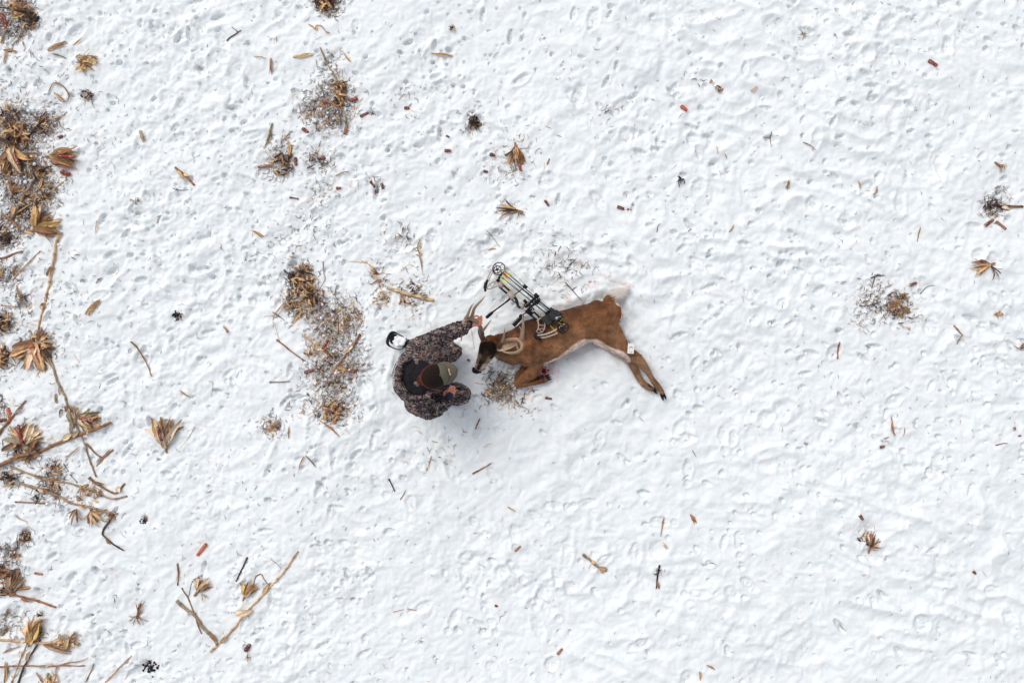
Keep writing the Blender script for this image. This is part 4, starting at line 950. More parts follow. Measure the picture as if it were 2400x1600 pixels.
stalk([(208,1119),(240,1140),(272,1155),(292,1131)], .0125, 'brown', 'hooked broken stalk end above the two parallel knobbly stalks', 2)
stalk([(270,1202),(244,1243),(250,1260),(292,1288)], .0105, 'dark', 'dark crooked stalk hanging down right of the star-shaped husk', 1)
stalk([(0,1388),(60,1400),(95,1410),(132,1421)], .0110, 'rust', 'reddish stalk lying level from the left edge beneath the pointed husk leaves', 2, r1=.95)
stalk([(0,1500),(60,1503),(110,1505),(165,1502),(186,1509)], .0120, 'tan', 'level stalk with a torn open end crossing two leaning stems at lower left', 3, r1=1.2)
stalk([(0,1562),(60,1560),(150,1559),(198,1560)], .0085, 'rust', 'slim level stalk with a black knob end near the bottom left corner', 2)
stalk([(25,1604),(48,1540),(66,1500)], .0075, 'tan', 'slim pale stem leaning right across the bottom left corner', 1)
stalk([(40,1606),(58,1555),(96,1498)], .0110, 'dark', 'dark split stem leaning right beside the slim pale one in the bottom left corner', 1)
stalk([(25,512),(60,452),(85,415),(100,396)], .0160, 'grey', 'thick grey stalk slanting up through the litter at the left edge', 2)
stalk([(12,508),(75,478),(115,453),(160,420)], .0095, 'tan', 'long thin tan cane crossing over the thick grey stalk', 1)
stalk([(0,500),(28,520),(55,540),(92,541)], .0115, 'rust', 'curved reddish stalk leading into the two fanned husks', 1)
stalk([(0,606),(26,597),(54,588)], .0115, 'rust', 'short red-brown stalk at the left edge below the curved stalk', 0)
stalk([(28,655),(60,622),(96,589)], .0075, 'tan', 'slim two-tone stalk leaning right below the short red-brown one', 0)
stalk([(0,390),(12,345),(25,300)], .0115, 'tan', 'tan stalk leaning beside the drooping husk at the far left', 1)
stalk([(60,325),(90,292),(112,273)], .0105, 'dark', 'dark stem in the tangle above the striped husk with a red cob', 1)
stalk([(0,26),(60,32)], .0060, 'pale', 'thin pale stem pointing right in the top left corner', 0)
stalk([(0,18),(28,19)], .0060, 'dark', 'thin dark stem just above the pale one in the top left corner', 0)
stalk([(33,34),(18,62),(0,100)], .0075, 'grey', 'grey stem beside the bright red cob in the top left corner', 1)
stalk([(308,800),(322,815),(334,838),(345,858),(357,881)], .0080, 'brown', 'lone brown stick with a bent tip between the litter strip and the dark soil spot', 0)
stalk([(245,1600),(275,1568),(309,1535)], .0075, 'tan', 'lone slim cane leaning right at the bottom edge', 0)
stalk([(200,1598),(209,1577),(218,1555)], .0060, 'brown', 'short brown stick left of the lone slim cane at the bottom edge', 0)
stalk([(413,1407),(435,1425),(455,1440),(475,1468),(490,1485),(508,1510)], .0150, 'grey', 'thick woody left arm of the V-shaped stalk on open snow', 2, r1=.95)
stalk([(492,1528),(520,1500),(545,1475),(575,1438),(600,1410),(632,1375),(665,1340),(700,1290)], .0110, 'tan', 'long straight tan right arm of the V-shaped stalk', 2, r1=.7)
stalk([(425,1377),(440,1402),(453,1432),(462,1460),(471,1486)], .0055, 'brown', 'thin dark shoot crossing behind the left arm of the V', 0, r1=.9)
stalk([(415,1320),(418,1345),(415,1372)], .0090, 'brown', 'short upright brown stick above the left arm of the V', 0)
stalk([(579,1306),(566,1335),(552,1362)], .0075, 'dark', 'straight dark stick between the orange cob and the long arm of the V', 0, r1=.9)
stalk([(413,394),(434,412),(458,434)], .0115, 'rust', 'short split red-brown stalk bundle alone on the snow below a dark twig', 2, r1=.9)
stalk([(752,115),(762,140),(773,160),(787,183),(795,215),(796,240),(808,268),(810,292)], .0085, 'grey', 'weathered upright stalk running down into the upper trodden litter patch', 2, r1=1.1)
stalk([(908,675),(930,682),(955,689),(985,697),(1015,704)], .0145, 'tan', 'split tan stalk lying above the hunter towards the bow', 3, r1=1.2)
stalk([(843,782),(828,810),(808,832),(790,858),(770,885)], .0100, 'rust', 'long red-tan stalk leaning right through the lower litter patch', 2)
stalk([(649,796),(680,820),(716,846)], .0085, 'brown', 'straight stick running down right into the left edge of the litter patch', 0)
stalk([(790,749),(790,779)], .0080, 'tan', 'left of three short tan stem pieces side by side in the litter patch', 0, group='short tan stem pieces', r1=1)
stalk([(797,747),(796,775)], .0080, 'pale', 'middle pale one of three short stem pieces side by side in the litter patch', 0, group='short tan stem pieces', r1=1)
stalk([(804,748),(803,772)], .0070, 'gold', 'right golden one of three short stem pieces side by side in the litter patch', 0, group='short tan stem pieces', r1=1)
stalk([(632,895),(655,895),(680,893)], .0075, 'grey', 'grey level stick with an upturned end left of the litter patch', 0)
stalk([(2316,481),(2340,481),(2370,483),(2398,485)], .0145, 'dark', 'dark wet stalk at the right edge above two red cobs', 1, r1=.7)
stalk([(1968,801),(1966,820),(1964,840)], .0075, 'rust', 'single short red-brown stick standing out on the clean snow at right', 0, r1=1)
stalk([(2233,762),(2246,780),(2250,786),(2240,805)], .0085, 'grey', 'sharply bent grey stalk right of the right-hand litter patch', 0)
stalk([(1365,1298),(1382,1312),(1400,1325),(1422,1336)], .0140, 'grey', 'split grey husk-covered stalk lying diagonally below the buck', 3, r1=.7)
stalk([(1545,1322),(1541,1345),(1538,1378)], .0090, 'black', 'black wet stalk standing out on the snow at lower centre right', 1)
stalk([(1107,1110),(1130,1098),(1152,1084)], .0080, 'brown', 'brown stick with a small side hook below the hunter', 0)
stalk([(1124,981),(1119,992),(1114,1005)], .0085, 'brown', 'short brown stick just below and right of the kneeling person', 0)
stalk([(912,1121),(918,1136),(925,1152)], .0070, 'dark', 'dark sliver of stalk alone on the snow below the hunter', 0)
stalk([(20,1290),(38,1285),(42,1258)], .0065, 'dark', 'short blackened stem above the pointed husk leaves at the left edge', 0)
stalk([(40,1174),(75,1176),(108,1178)], .0075, 'rust', 'level reddish stick lying below the two knobbly stalks', 0)
twig([(790,667),(783,690),(795,705),(817,736)], .0045, 'brown', 'forked twig right of the matted clump, two thin arms pointing up', [[(783,692),(776,682)]])
twig([(756,612),(758,640),(760,655),(745,680)], .0045, 'brown', 'thin stem sticking straight up out of the matted clump')
twig([(640,742),(660,715),(684,692)], .0050, 'tan', 'tan straw stretching left from the matted clump', [[(645,745),(690,696)],[(650,738),(615,742)]])
twig([(640,732),(655,741),(668,752)], .0050, 'dark', 'short dark twig at the left foot of the matted clump')
twig([(405,441),(418,446),(443,445)], .0045, 'dark', 'small dark twig under the short split stalk bundle', [[(418,446),(410,438)]])
twig([(531,95),(550,84),(567,73)], .0065, 'dark', 'lone dark stick with a pale hooked top near the upper left', [[(560,78),(545,66)]])
twig([(148,1085),(165,1110),(182,1132)], .0030, 'dark', 'hair-thin dark stem leaning across to the upper knobbly stalk')
twig([(172,830),(185,850)], .003, 'tan', 'tiny tan stem beside the long jointed cane')
twig([(610,1345),(598,1352),(592,1378)], .0070, 'brown', 'curved stem arching from the small husk to the long arm of the V', [[(612,1345),(630,1373)]])
twig([(472,1349),(450,1363),(440,1400)], .0045, 'dark', 'thin curved dark shoot joining the left arm of the V from above')
twig([(635,1309),(650,1320),(662,1333)], .0030, 'brown', 'thin short shoot by the upper end of the long arm of the V')
twig([(1092,737),(1100,752),(1112,818)], .0035, 'tan', 'thin tan straw on the snow between the hunter and the muzzle of the buck')
twig([(1140,541),(1155,556),(1172,580)], .0045, 'grey', 'thin grey straw above the top end of the bow')
twig([(1325,662),(1345,685),(1362,705)], .0055, 'dark', 'dark split twig on the stained snow above the back of the buck', [[(1340,680),(1352,672)]])
twig([(1330,625),(1345,612),(1352,605)], .0030, 'dark', 'tiny dark twig above the bow and back of the buck', [[(1340,618),(1322,640)]])
twig([(1360,630),(1380,610)], .0030, 'brown', 'thin curved brown stem up from the stained snow')
twig([(1808,309),(1806,322),(1807,345)], .0045, 'dark', 'thin upright dark twig with a small side arm, on clean snow at upper right', [[(1806,322),(1788,322)]])
twig([(489,893),(499,898),(494,930)], .0028, 'grey', 'thin wiry bent stem left of the litter patches')
twig([(455,1000),(440,1025),(420,1052)], .0025, 'brown', 'thin straw beside the standing husk with closed leaves')
twig([(845,610),(862,618),(880,645),(895,690)], .0060, 'tan', 'bundle-like tan straw running down right of the matted clump', [[(855,615),(815,611)],[(866,628),(884,666)],[(870,625),(900,695)]])
twig([(2160,688),(2175,672),(2192,668)], .0040, 'dark', 'short dark twig at the top of the right-hand litter patch')
twig([(2038,652),(2050,648),(2072,645)], .0070, 'dark', 'wet black twig at the upper left of the right-hand litter patch', [[(2048,650),(2042,675)]])
twig([(2080,692),(2105,678)], .0045, 'dark', 'thin dark twig just above the brown leaf in the right-hand patch')
twig([(920,1436),(945,1430)], .0040, 'rust', 'left of two tiny reddish stems end to end on the lower snow')
twig([(953,1428),(976,1432)], .0040, 'rust', 'right of two tiny reddish stems end to end on the lower snow')
twig([(1538,545),(1541,530),(1547,526)], .0035, 'dark', 'thin curved dark stem in a pit right of the red cob')
twig([(1612,543),(1622,535)], .0045, 'dark', 'small dark stick of clean snow above the tail of the buck')
twig([(1622,1055),(1632,1070)], .0035, 'dark', 'tiny dark stem on the snow at lower right of the buck')
twig([(2330,1042),(2345,1038),(2356,1037)], .0055, 'maroon', 'short maroon stem in a print near the right edge')
twig([(655,797),(640,745)], .0028, 'tan', 'fine straw left of the litter patch')
twig([(938,1170),(945,1160),(951,1148)], .0055, 'brown', 'small wavy brown stem beside the dark sliver below the hunter')
twig([(1001,1048),(1008,1062)], .003, 'dark', 'tiny dark forked sprig right below the hunter', [[(1006,1058),(1012,1050)]])
leafp([(113,120),(132,110),(156,97)], .0165, 'tan', 'broad flat tan leaf piece alone near the top left')
leafp([(171,108),(182,98),(190,89)], .008, 'gold', 'small golden leaf bit right of the broad flat tan leaf')
leafp([(28,104),(42,95),(60,84)], .009, 'olive', 'narrow dark olive leaf near the top left corner')
leafp([(122,126),(138,130),(155,136)], .007, 'dark', 'blackish leaf shred below the broad flat tan leaf')
leafp([(54,97),(58,110)], .006, 'dark', 'tiny dark leaf shred under the narrow olive leaf')
leafp([(15,115),(12,135),(10,153)], .010, 'pale', 'pale hanging leaf strip at the upper left edge')
leafp([(8,118),(25,117),(40,121)], .011, 'gold', 'curled golden leaf over the pale hanging strip')
leafp([(113,222),(122,200),(135,196),(150,205),(161,222),(155,238),(138,236)], .007, 'brown', 'hoop-shaped curled brown leaf in the upper left')
leafp([(126,218),(138,228),(150,238)], .010, 'tan', 'tan leaf strip inside the hoop-shaped curled leaf')
leafp([(210,212),(213,230),(217,248)], .006, 'dark', 'dark curled leaf right of the hoop-shaped one')
leafp([(192,210),(203,215),(208,222)], .007, 'brown', 'small crumpled brown leaf above the dark curled one')
leafp([(327,305),(334,320),(338,335)], .014, 'grey', 'grey weathered husk bit alone on the snow at upper left')
leafp([(108,280),(128,276),(148,268)], .007, 'tan', 'narrow tan leaf at the top of the left litter tangle')
leafp([(106,285),(118,300),(128,314)], .006, 'brown', 'brown leaf strip pointing down right from the left litter tangle')
leafp([(90,445),(100,425),(108,402)], .016, 'tan', 'broad tan leaf standing beside the thick grey stalk')
leafp([(95,440),(112,435),(126,438)], .010, 'gold', 'golden shredded leaf right of the thick grey stalk')
leafp([(30,646),(36,632),(42,619)], .014, 'brown', 'short broad brown leaf beside the slim two-tone stalk')
leafp([(0,650),(5,635),(9,622)], .011, 'tan', 'tan leaf at the left edge beside the broad brown leaf')
leafp([(38,668),(46,690),(50,715)], .010, 'brown', 'tapering brown leaf with a dark foot at left')
leafp([(0,716),(18,717),(36,719)], .008, 'tan', 'level tan leaf strip at the left edge')
leafp([(3,745),(12,735),(24,732)], .012, 'brown', 'curled brown leaf under the level tan strip')
leafp([(203,737),(222,718),(240,701)], .013, 'tan', 'light fan-shaped leaf alone left of centre, lower half')
leafp([(212,740),(225,722),(241,704)], .010, 'gold', 'second blade folded against the light fan-shaped leaf')
leafp([(228,664),(235,656),(242,650)], .009, 'dark', 'small dark folded leaf above the light fan-shaped leaf')
leafp([(231,519),(229,535),(227,550)], .004, 'pale', 'thin pale straw standing alone left of centre')
leafp([(225,1092),(244,1070),(264,1052)], .011, 'brown', 'lance-shaped brown leaf hanging from the kneed stalk')
leafp([(166,989),(165,1012),(160,1032)], .010, 'grey', 'grey leaf hanging between the bagged husk and the thick dark stalk')
leafp([(155,1070),(172,1060),(185,1046)], .006, 'gold', 'small golden forked husk shred right of the thick dark stalk')
leafp([(36,1206),(50,1213),(66,1220)], .008, 'brown', 'curled brown leaf left of the star-shaped husk')
leafp([(131,922),(132,946)], .011, 'brown', 'short square-ended brown leaf beside the long jointed cane')
leafp([(138,978),(142,962),(146,960)], .008, 'dark', 'small dark leaf below the short square-ended one')
leafp([(183,1154),(195,1140),(208,1133)], .013, 'tan', 'broad tan leaf growing off the upper knobbly stalk')
leafp([(60,1368),(38,1376),(22,1384)], .011, 'pale', 'pale pointed blade sweeping right from the bunch of husk leaves')
leafp([(4,1455),(12,1440),(18,1424)], .012, 'brown', 'upright brown leaf at the left edge above the level stalk')
leafp([(0,1492),(6,1480),(11,1468)], .010, 'olive', 'curled olive leaf at the left edge')
leafp([(102,1508),(130,1518),(166,1533)], .018, 'grey', 'wide ragged leaf hanging below the torn end of the level stalk')
leafp([(5,1530),(22,1522),(42,1516)], .009, 'rust', 'rusty leaf below the level stalk at the left edge')
leafp([(10,1600),(14,1575),(12,1550)], .014, 'tan', 'tan upright leaf in the bottom left corner')
leafp([(128,1583),(134,1562),(158,1552),(190,1548),(206,1540)], .007, 'brown', 'wavy brown leaf rising along the slim level stalk')
leafp([(84,1576),(95,1590),(104,1602)], .010, 'brown', 'narrow folded leaf at the bottom edge beside the leaning stems')
leafp([(104,1600),(118,1592),(124,1588)], .018, 'gold', 'broad golden leaf cut by the bottom edge')
leafp([(636,138),(638,155),(637,176)], .012, 'brown', 'twisted brown husk strip at upper left of centre')
leafp([(596,133),(612,136),(626,139)], .005, 'pale', 'thin pale strip leading to the twisted brown husk')
leafp([(689,137),(710,134),(736,133)], .0125, 'gold', 'flat yellow leaf near the top left of centre')
leafp([(808,128),(816,140),(825,148)], .009, 'gold', 'small yellow-brown curl right of the weathered upright stalk')
leafp([(725,58),(735,65),(742,72),(745,63),(758,66),(766,78)], .006, 'gold', 'thin wavy golden shred near the top')
leafp([(765,78),(775,80)], .006, 'rust', 'tiny rusty shred beside the thin wavy golden one')
leafp([(640,290),(634,315),(619,350)], .0105, 'olive', 'long narrow olive leaf above the second litter patch')
leafp([(683,309),(671,325),(655,344)], .0075, 'dark', 'straight dark leaf stem right of the long narrow olive leaf')
leafp([(676,330),(681,350),(672,382)], .014, 'tan', 'upright tan leaf in the second litter patch')
leafp([(645,362),(658,378),(682,397)], .011, 'dark', 'dark leaf lying across the foot of the upright tan leaf')
leafp([(750,252),(758,242),(775,243),(790,250),(800,256)], .010, 'rust', 'arched rusty husk strip in the upper trodden litter patch')
leafp([(787,412),(803,405),(819,402)], .006, 'brown', 'flat double leaf sliver below the second litter patch')
leafp([(778,867),(800,862),(820,870)], .013, 'gold', 'curved golden husk strip in the lower litter patch')
leafp([(785,890),(800,872),(812,866)], .012, 'pale', 'pale husk strip crossing the curved golden one')
leafp([(685,758),(695,745),(700,735)], .013, 'gold', 'short golden leaf at the foot of the matted clump')
leafp([(760,948),(770,965),(786,985)], .009, 'olive', 'olive blade in the lowest litter patch left of the hunter')
leafp([(752,985),(775,1000),(798,1022)], .009, 'brown', 'ragged brown blade hanging from the lowest litter patch')
leafp([(628,1008),(643,1000),(659,989)], .009, 'rust', 'rusty leaf with a dark base in the small litter spot')
leafp([(679,1000),(678,1028)], .006, 'dark', 'upright dark shred right of the rusty leaf')
leafp([(1012,126),(1035,127),(1062,132)], .0095, 'gold', 'lone pale gold husk strip near the top centre')
leafp([(592,541),(605,546),(620,555)], .013, 'tan', 'short thick tan leaf piece alone left of centre')
leafp([(523,764),(530,772),(536,780)], .012, 'grey', 'small grey-brown leaf left of the litter patch')
leafp([(421,915),(432,922),(446,930)], .006, 'brown', 'thin brown leaf ending in a dark scrap, left of centre below')
leafp([(1846,424),(1846,433),(1845,444)], .011, 'brown', 'short folded brown leaf on clean snow at upper right')
leafp([(1760,215),(1768,210),(1774,206)], .009, 'tan', 'small tan leaf in a pit at upper right')
leafp([(1680,345),(1682,362)], .005, 'pale', 'tiny pale upright straw at upper right, left of two')
leafp([(1698,360),(1705,373)], .005, 'brown', 'tiny brown straw at upper right, right of two')
leafp([(2012,424),(2014,432),(2018,441)], .007, 'brown', 'small upright brown leaf right of the folded one')
leafp([(2053,438),(2052,450),(2044,458)], .008, 'rust', 'small rusty three-pointed leaf at right')
leafp([(2157,532),(2152,550),(2149,566)], .007, 'tan', 'slim tan leaf standing alone at right')
leafp([(1707,545),(1714,536),(1718,528)], .007, 'brown', 'dark brown leaf bit in a print right of the bow')
leafp([(2106,703),(2100,715),(2097,725)], .025, 'tan', 'broad brown leaf in the middle of the right-hand litter patch')
leafp([(2110,715),(2125,725),(2130,735)], .014, 'olive', 'curled olive leaf at the foot of the broad brown leaf')
leafp([(2092,980),(2091,1000),(2098,1022)], .010, 'rust', 'upright rust-coloured leaf on clean snow at right')
leafp([(2120,1002),(2117,1022)], .005, 'tan', 'thin tan sliver right of the upright rust-coloured leaf')
leafp([(2072,1028),(2082,1022)], .006, 'brown', 'small brown sliver left under the upright rust-coloured leaf')
leafp([(1556,1213),(1552,1230),(1547,1256)], .009, 'brown', 'torn brown leaf pointing down on the lower snow')
leafp([(1618,1205),(1626,1215),(1632,1225)], .016, 'rust', 'small flat rusty leaf right of the torn brown leaf')
leafp([(1552,1270),(1564,1283)], .010, 'pale', 'faint pale leaf below the torn brown leaf')
leafp([(1655,1556),(1665,1560),(1676,1568)], .009, 'brown', 'small brown leaf at the bottom edge, right of centre')
leafp([(1640,1590),(1638,1570)], .010, 'gold', 'golden leaf scrap at the bottom edge, right of centre')
leafp([(1012,1068),(1005,1090),(1000,1104)], .005, 'tan', 'thin wavy tan straw just below the hunter')
leafp([(1190,1187),(1200,1192),(1208,1197)], .006, 'tan', 'small tan leaf sliver on the lower centre snow')
leafp([(714,1068),(708,1080),(702,1098)], .006, 'brown', 'left arm of the small V-shaped leaf pair below the lowest litter patch')
leafp([(718,1066),(730,1078),(742,1094)], .005, 'dark', 'right arm of the small V-shaped leaf pair below the lowest litter patch')
leafp([(1663,195),(1670,188)], .010, 'gold', 'small golden husk scrap near the top right of centre')
leafp([(1635,196),(1640,206)], .005, 'brown', 'tiny brown sliver left of the small golden husk scrap')
leafp([(1880,335),(1895,343),(1910,354)], .005, 'brown', 'thin two-tone leaf sliver at upper right')
leafp([(985,560),(980,580),(988,600)], .010, 'tan', 'ragged tan husk strip left of the top end of the bow')
leafp([(975,595),(985,605),(990,640)], .008, 'brown', 'brown shredded strip left of the top end of the bow')
leafp([(1205,790),(1250,770)] if 0 else [(1145,585),(1155,582),(1164,583)], .005, 'brown', 'small brown sliver just above the top end of the bow')
GC = 'bare red corn cobs scattered on the snow'
cob(1598,250,1608,258,'orange','bright orange cob with hairy husk wisps on clean snow above the tail of the buck', .020)
cob(2174,146,2190,156,'red','bright red cob at the upper right, farthest to the right of the top ones', .018)
cob(1448,486,1460,490,'maroon','dull red cob with a round end above the bow and buck', .017); cob(1470,491,1479,492,'red','small round red cob end beside the dull red cob above the bow', .010)
cob(481,1276,462,1300,'orange','bright orange cob with a black tip at lower left', .019)
cob(578,1520,585,1510,'maroon','pink-red round cob end at the bottom left of centre', .024)
cob(606,391,640,386,'rust','long rusty cob at the left of the second litter patch', .015)
cob(822,236,836,232,'red','red cob at the right of the upper trodden litter patch', .019)
cob(712,304,722,311,'red','red cob at the lower left of the upper trodden litter patch', .018)
cob(807,310,811,292,'rust','upright rust-coloured cob at the bottom of the upper trodden patch', .019)
cob(846,272,862,265,'maroon','dark red cob right of and below the upper trodden patch', .016)
cob(757,240,768,243,'red','red cob half under the arched rusty husk strip', .015)
cob(693,372,694,386,'maroon','dark red cob in the second litter patch beside the dark leaf', .018)
cob(746,371,760,370,'maroon','dark red cob right of the second litter patch', .018)
cob(790,441,798,441,'red','tiny red cob bit alone below the second litter patch', .014)
cob(868,425,876,436,'maroon','upper dark red cob of the little group left of the two cob bits', .015); cob(893,430,897,440,'maroon','dark red cob right in the little group below the upper patch', .015); cob(876,445,882,448,'red','lowest red cob bit of the little group', .012)
cob(680,463,698,466,'maroon','faded cob sliver half sunk in the snow left of centre', .010)
cob(724,651,715,672,'maroon','pinkish cob standing in the top of the matted clump', .017)
cob(766,799,757,815,'red','upper of two red cobs end to end in the litter patch', .017); cob(760,820,774,834,'maroon','lower darker of two cobs end to end in the litter patch', .017)
cob(716,826,730,829,'red','red cob under a tan leaf at the left side of the litter patch', .018)
cob(716,872,734,867,'maroon','dark red cob lying level at the left of the lower patch', .018)
cob(824,872,838,866,'maroon','faded red cob at the right side of the lower patch', .014)
cob(783,958,787,966,'red','round dark-red cob end in the lowest litter patch', .020)
cob(876,637,884,641,'maroon','dark red cob tucked under the tan straws left of the bow', .018)
cob(1044,353,1055,353,'red','small red cob bit above the centre, left one', .016); cob(1047,318,1052,321,'maroon','tiny maroon cob bit above the centre', .011)
cob(949,252,957,253,'red','small red cob bit high above the hunter', .015); cob(1150,362,1158,364,'maroon','dark cob bit left of the drooping husk', .018); cob(1282,386,1287,374,'rust','rusty cob sliver right of the drooping husk', .008)
cob(1278,472,1285,482,'maroon','maroon cob in a print below the drooping husk, right', .014); cob(1135,401,1142,403,'maroon','dull cob bit left below the drooping husk', .014)
cob(2310,528,2330,515,'maroon','left of two dull red cobs under the dark wet stalk at the right edge', .017); cob(2338,520,2356,536,'rust','right of two dull red cobs under the dark wet stalk at the right edge', .016)
cob(2132,668,2148,663,'maroon','red-brown cob in the right-hand litter patch', .015)
cob(2062,1047,2070,1045,'maroon','round maroon cob end below the upright rust-coloured leaf', .015); cob(2012,1206,2018,1214,'maroon','dark wine-red cob bit above the dark husk tuft', .016)
cob(2281,1338,2286,1343,'maroon','round dark nub near the lower right', .014); cob(2374,1005,2378,1003,'maroon','tiny dark red bit near the right edge', .013)
cob(1208,1290,1219,1279,'rust','small red-brown cob piece on the lower centre snow', .011); cob(1307,1530,1317,1520,'rust','pale pink cob piece near the bottom centre', .014)
cob(1161,1419,1165,1420,'red','tiny red bit in a dark print, lower centre', .012)
cob(20,958,27,985,'orange','bright orange cob standing against the short brown stalk', .019); cob(4,985,14,982,'maroon','dark red cob inside a ring-shaped print at the left edge', .020)
cob(5,36,13,64,'red','bright red cob in the top left corner', .022); cob(150,405,164,409,'red','short pinkish-red cob right of the striped husk', .026)
cob(139,322,143,318,'maroon','tiny maroon bit above the striped husk', .016); cob(83,1342,100,1344,'rust','small level red-brown stub at lower left', .012)
cob(2385,1020,2390,1020,'maroon','small maroon nub at the right edge beside the dark red bit', .008); cob(1060,957,1064,955,'red','small dark red bit on the snow', .008) if 0 else None
cob(1096,843,1100,845,'maroon','small dark red crumb on the snow between the cap and the muzzle', .010)
cob(1279,932,1292,934,'maroon','small maroon cob bit below the folded front legs', .012)
GH = 'open corn husks lying in the snow'
husk(28,345,-78,.28,'drooping husk with a red cob at the far left beside the striped one',11,1.0,cobd=(-62,.10,.10),w=.032)
husk(119,368,-4,.29,'striped fat husk pointing right with a red cob showing',12,1.0,cobd=(-3,.15,.11),w=.030,bagged=True)
husk(86,541,10,.27,'spread husk pointing right at the end of the curved reddish stalk',10,.75,('tan','gold','gold','brown'),w=.024)
husk(88,536,72,.25,'husk pointing up beside the spread one on the curved reddish stalk',7,.6,('tan','pale','gold'),w=.026,shank=False)
husk(28,452,70,.16,'small ragged husk at the left edge beside the thick grey stalk',8,1.8,('gold','tan','brown'),w=.014)
husk(85,808,-115,.29,'big husk bunch fanned down to the left at the joint of two long canes',15,2.2,('tan','grey','pale','brown'),w=.030,cobd=(-150,.03,.02),cobtone='orange')
husk(92,800,30,.16,'upper right half of the big husk bunch',8,2.4,('grey','tan','brown'),w=.026,shank=False)
husk(174,990,98,.20,'bagged husk hanging on the long jointed cane',8,1.0,('pale','tan','grey'),w=.034,bagged=True)
husk(184,976,-28,.22,'open half of the bagged husk with a dark red cob, pointing down right',10,1.3,('grey','tan','pale','brown'),cobd=(-12,.14,.03),w=.028,shank=False)
husk(60,1040,88,.24,'fan-shaped husk opening upward with an upright red cob in the middle',14,2.7,('brown','tan','pale','grey'),cobd=(98,.17,.02),w=.026)
husk(388,1048,97,.32,'standing closed husk with brown streaks alone on clean snow at left',14,.75,('grey','tan','brown','pale'),cobd=(105,.13,.08),w=.024,cobtone='maroon')
husk(218,1196,-72,.17,'star-shaped husk with pointed blades under the two knobbly stalks',9,2.2,('pale','tan','grey'),w=.022)
husk(185,1190,-100,.17,'left brown blades beside the star-shaped husk',4,1.5,('brown','grey'),w=.014,shank=False)
husk(28,1385,72,.22,'bunch of pointed husk leaves above the reddish level stalk',10,1.3,('tan','grey','brown'),w=.026)
husk(70,1503,70,.29,'tall upright husk on the level stalk near the lower left corner',8,.7,('gold','pale','tan'),w=.034)
husk(102,1440,150,.08,'small dark husk tip above the tall upright one',5,1.2,('dark','brown'),w=.018,shank=False)
husk(462,1386,55,.17,'pale husk inside the V of stalks, left one',9,1.2,('pale','tan','brown'),w=.020)
husk(472,1392,-50,.10,'thin wispy lower leaves of the pale left husk inside the V',5,1.6,('pale','rust'),w=.009,shank=False)
husk(574,1396,66,.18,'golden husk inside the V of stalks, right one',10,1.3,('gold','tan','brown'),w=.020)
husk(592,1428,190,.18,'pod-like husk leaf hanging on the long arm of the V',3,.35,('pale','tan'),w=.026,shank=False)
husk(583,1528,-95,.10,'pale pink husk tail under the round cob end',4,.5,('pale','rust'),w=.010,shank=False)
husk(1208,347,-85,.19,'drooping golden husk with a small red cob below, above the centre',12,1.2,('gold','tan','brown','pale'),w=.026,arch=.05,cobd=(-78,.05,.19))
husk(1212,494,168,.21,'bundle of bent dark and tan leaves above the bow',6,.9,('brown','dark','gold'),w=.013)
husk(1212,494,-48,.12,'right-hand bent blades of the bundle above the bow',4,.7,('brown','dark'),w=.010,shank=False)
husk(2318,620,195,.20,'spider-like husk with long bent leaves near the right edge',8,.8,('gold','tan','brown'),w=.018,cobd=(165,.04,.08),cobtone='maroon')
husk(2318,622,-65,.15,'two bent legs of the spider-like husk',3,1.0,('brown','dark'),w=.009,shank=False)
husk(2036,1282,75,.17,'dark brown husk tuft with a pale core near the lower right',10,1.2,('brown','dark','rust','pale'),w=.014)
husk(2034,1280,0,.13,'right-pointing shreds of the dark brown husk tuft',5,1.1,('rust','pale','brown'),w=.009,shank=False)
husk(323,1440,-100,.13,'red-brown rooted stub with spidery roots at lower left',8,2.6,('rust','brown'),w=.007,group='rooted stubs')
husk(327,1438,85,.15,'thick reddish upper stem of the rooted stub',3,.2,('rust','brown'),w=.014,shank=False,group='rooted stubs')
husk(2340,388,-35,.09,'little tan husk knot near the right edge',6,1.6,('gold','tan','dark'),w=.010)
husk(2330,1010,160,.05,'tiny husk scrap near the right edge',3,1.0,('brown','rust'),w=.010,shank=False) if 0 else None
DK = ('dark', 'brown', 'black', 'tan'); MX = ('tan', 'brown', 'dark', 'gold', 'rust'); LT = ('tan', 'pale', 'gold', 'brown')
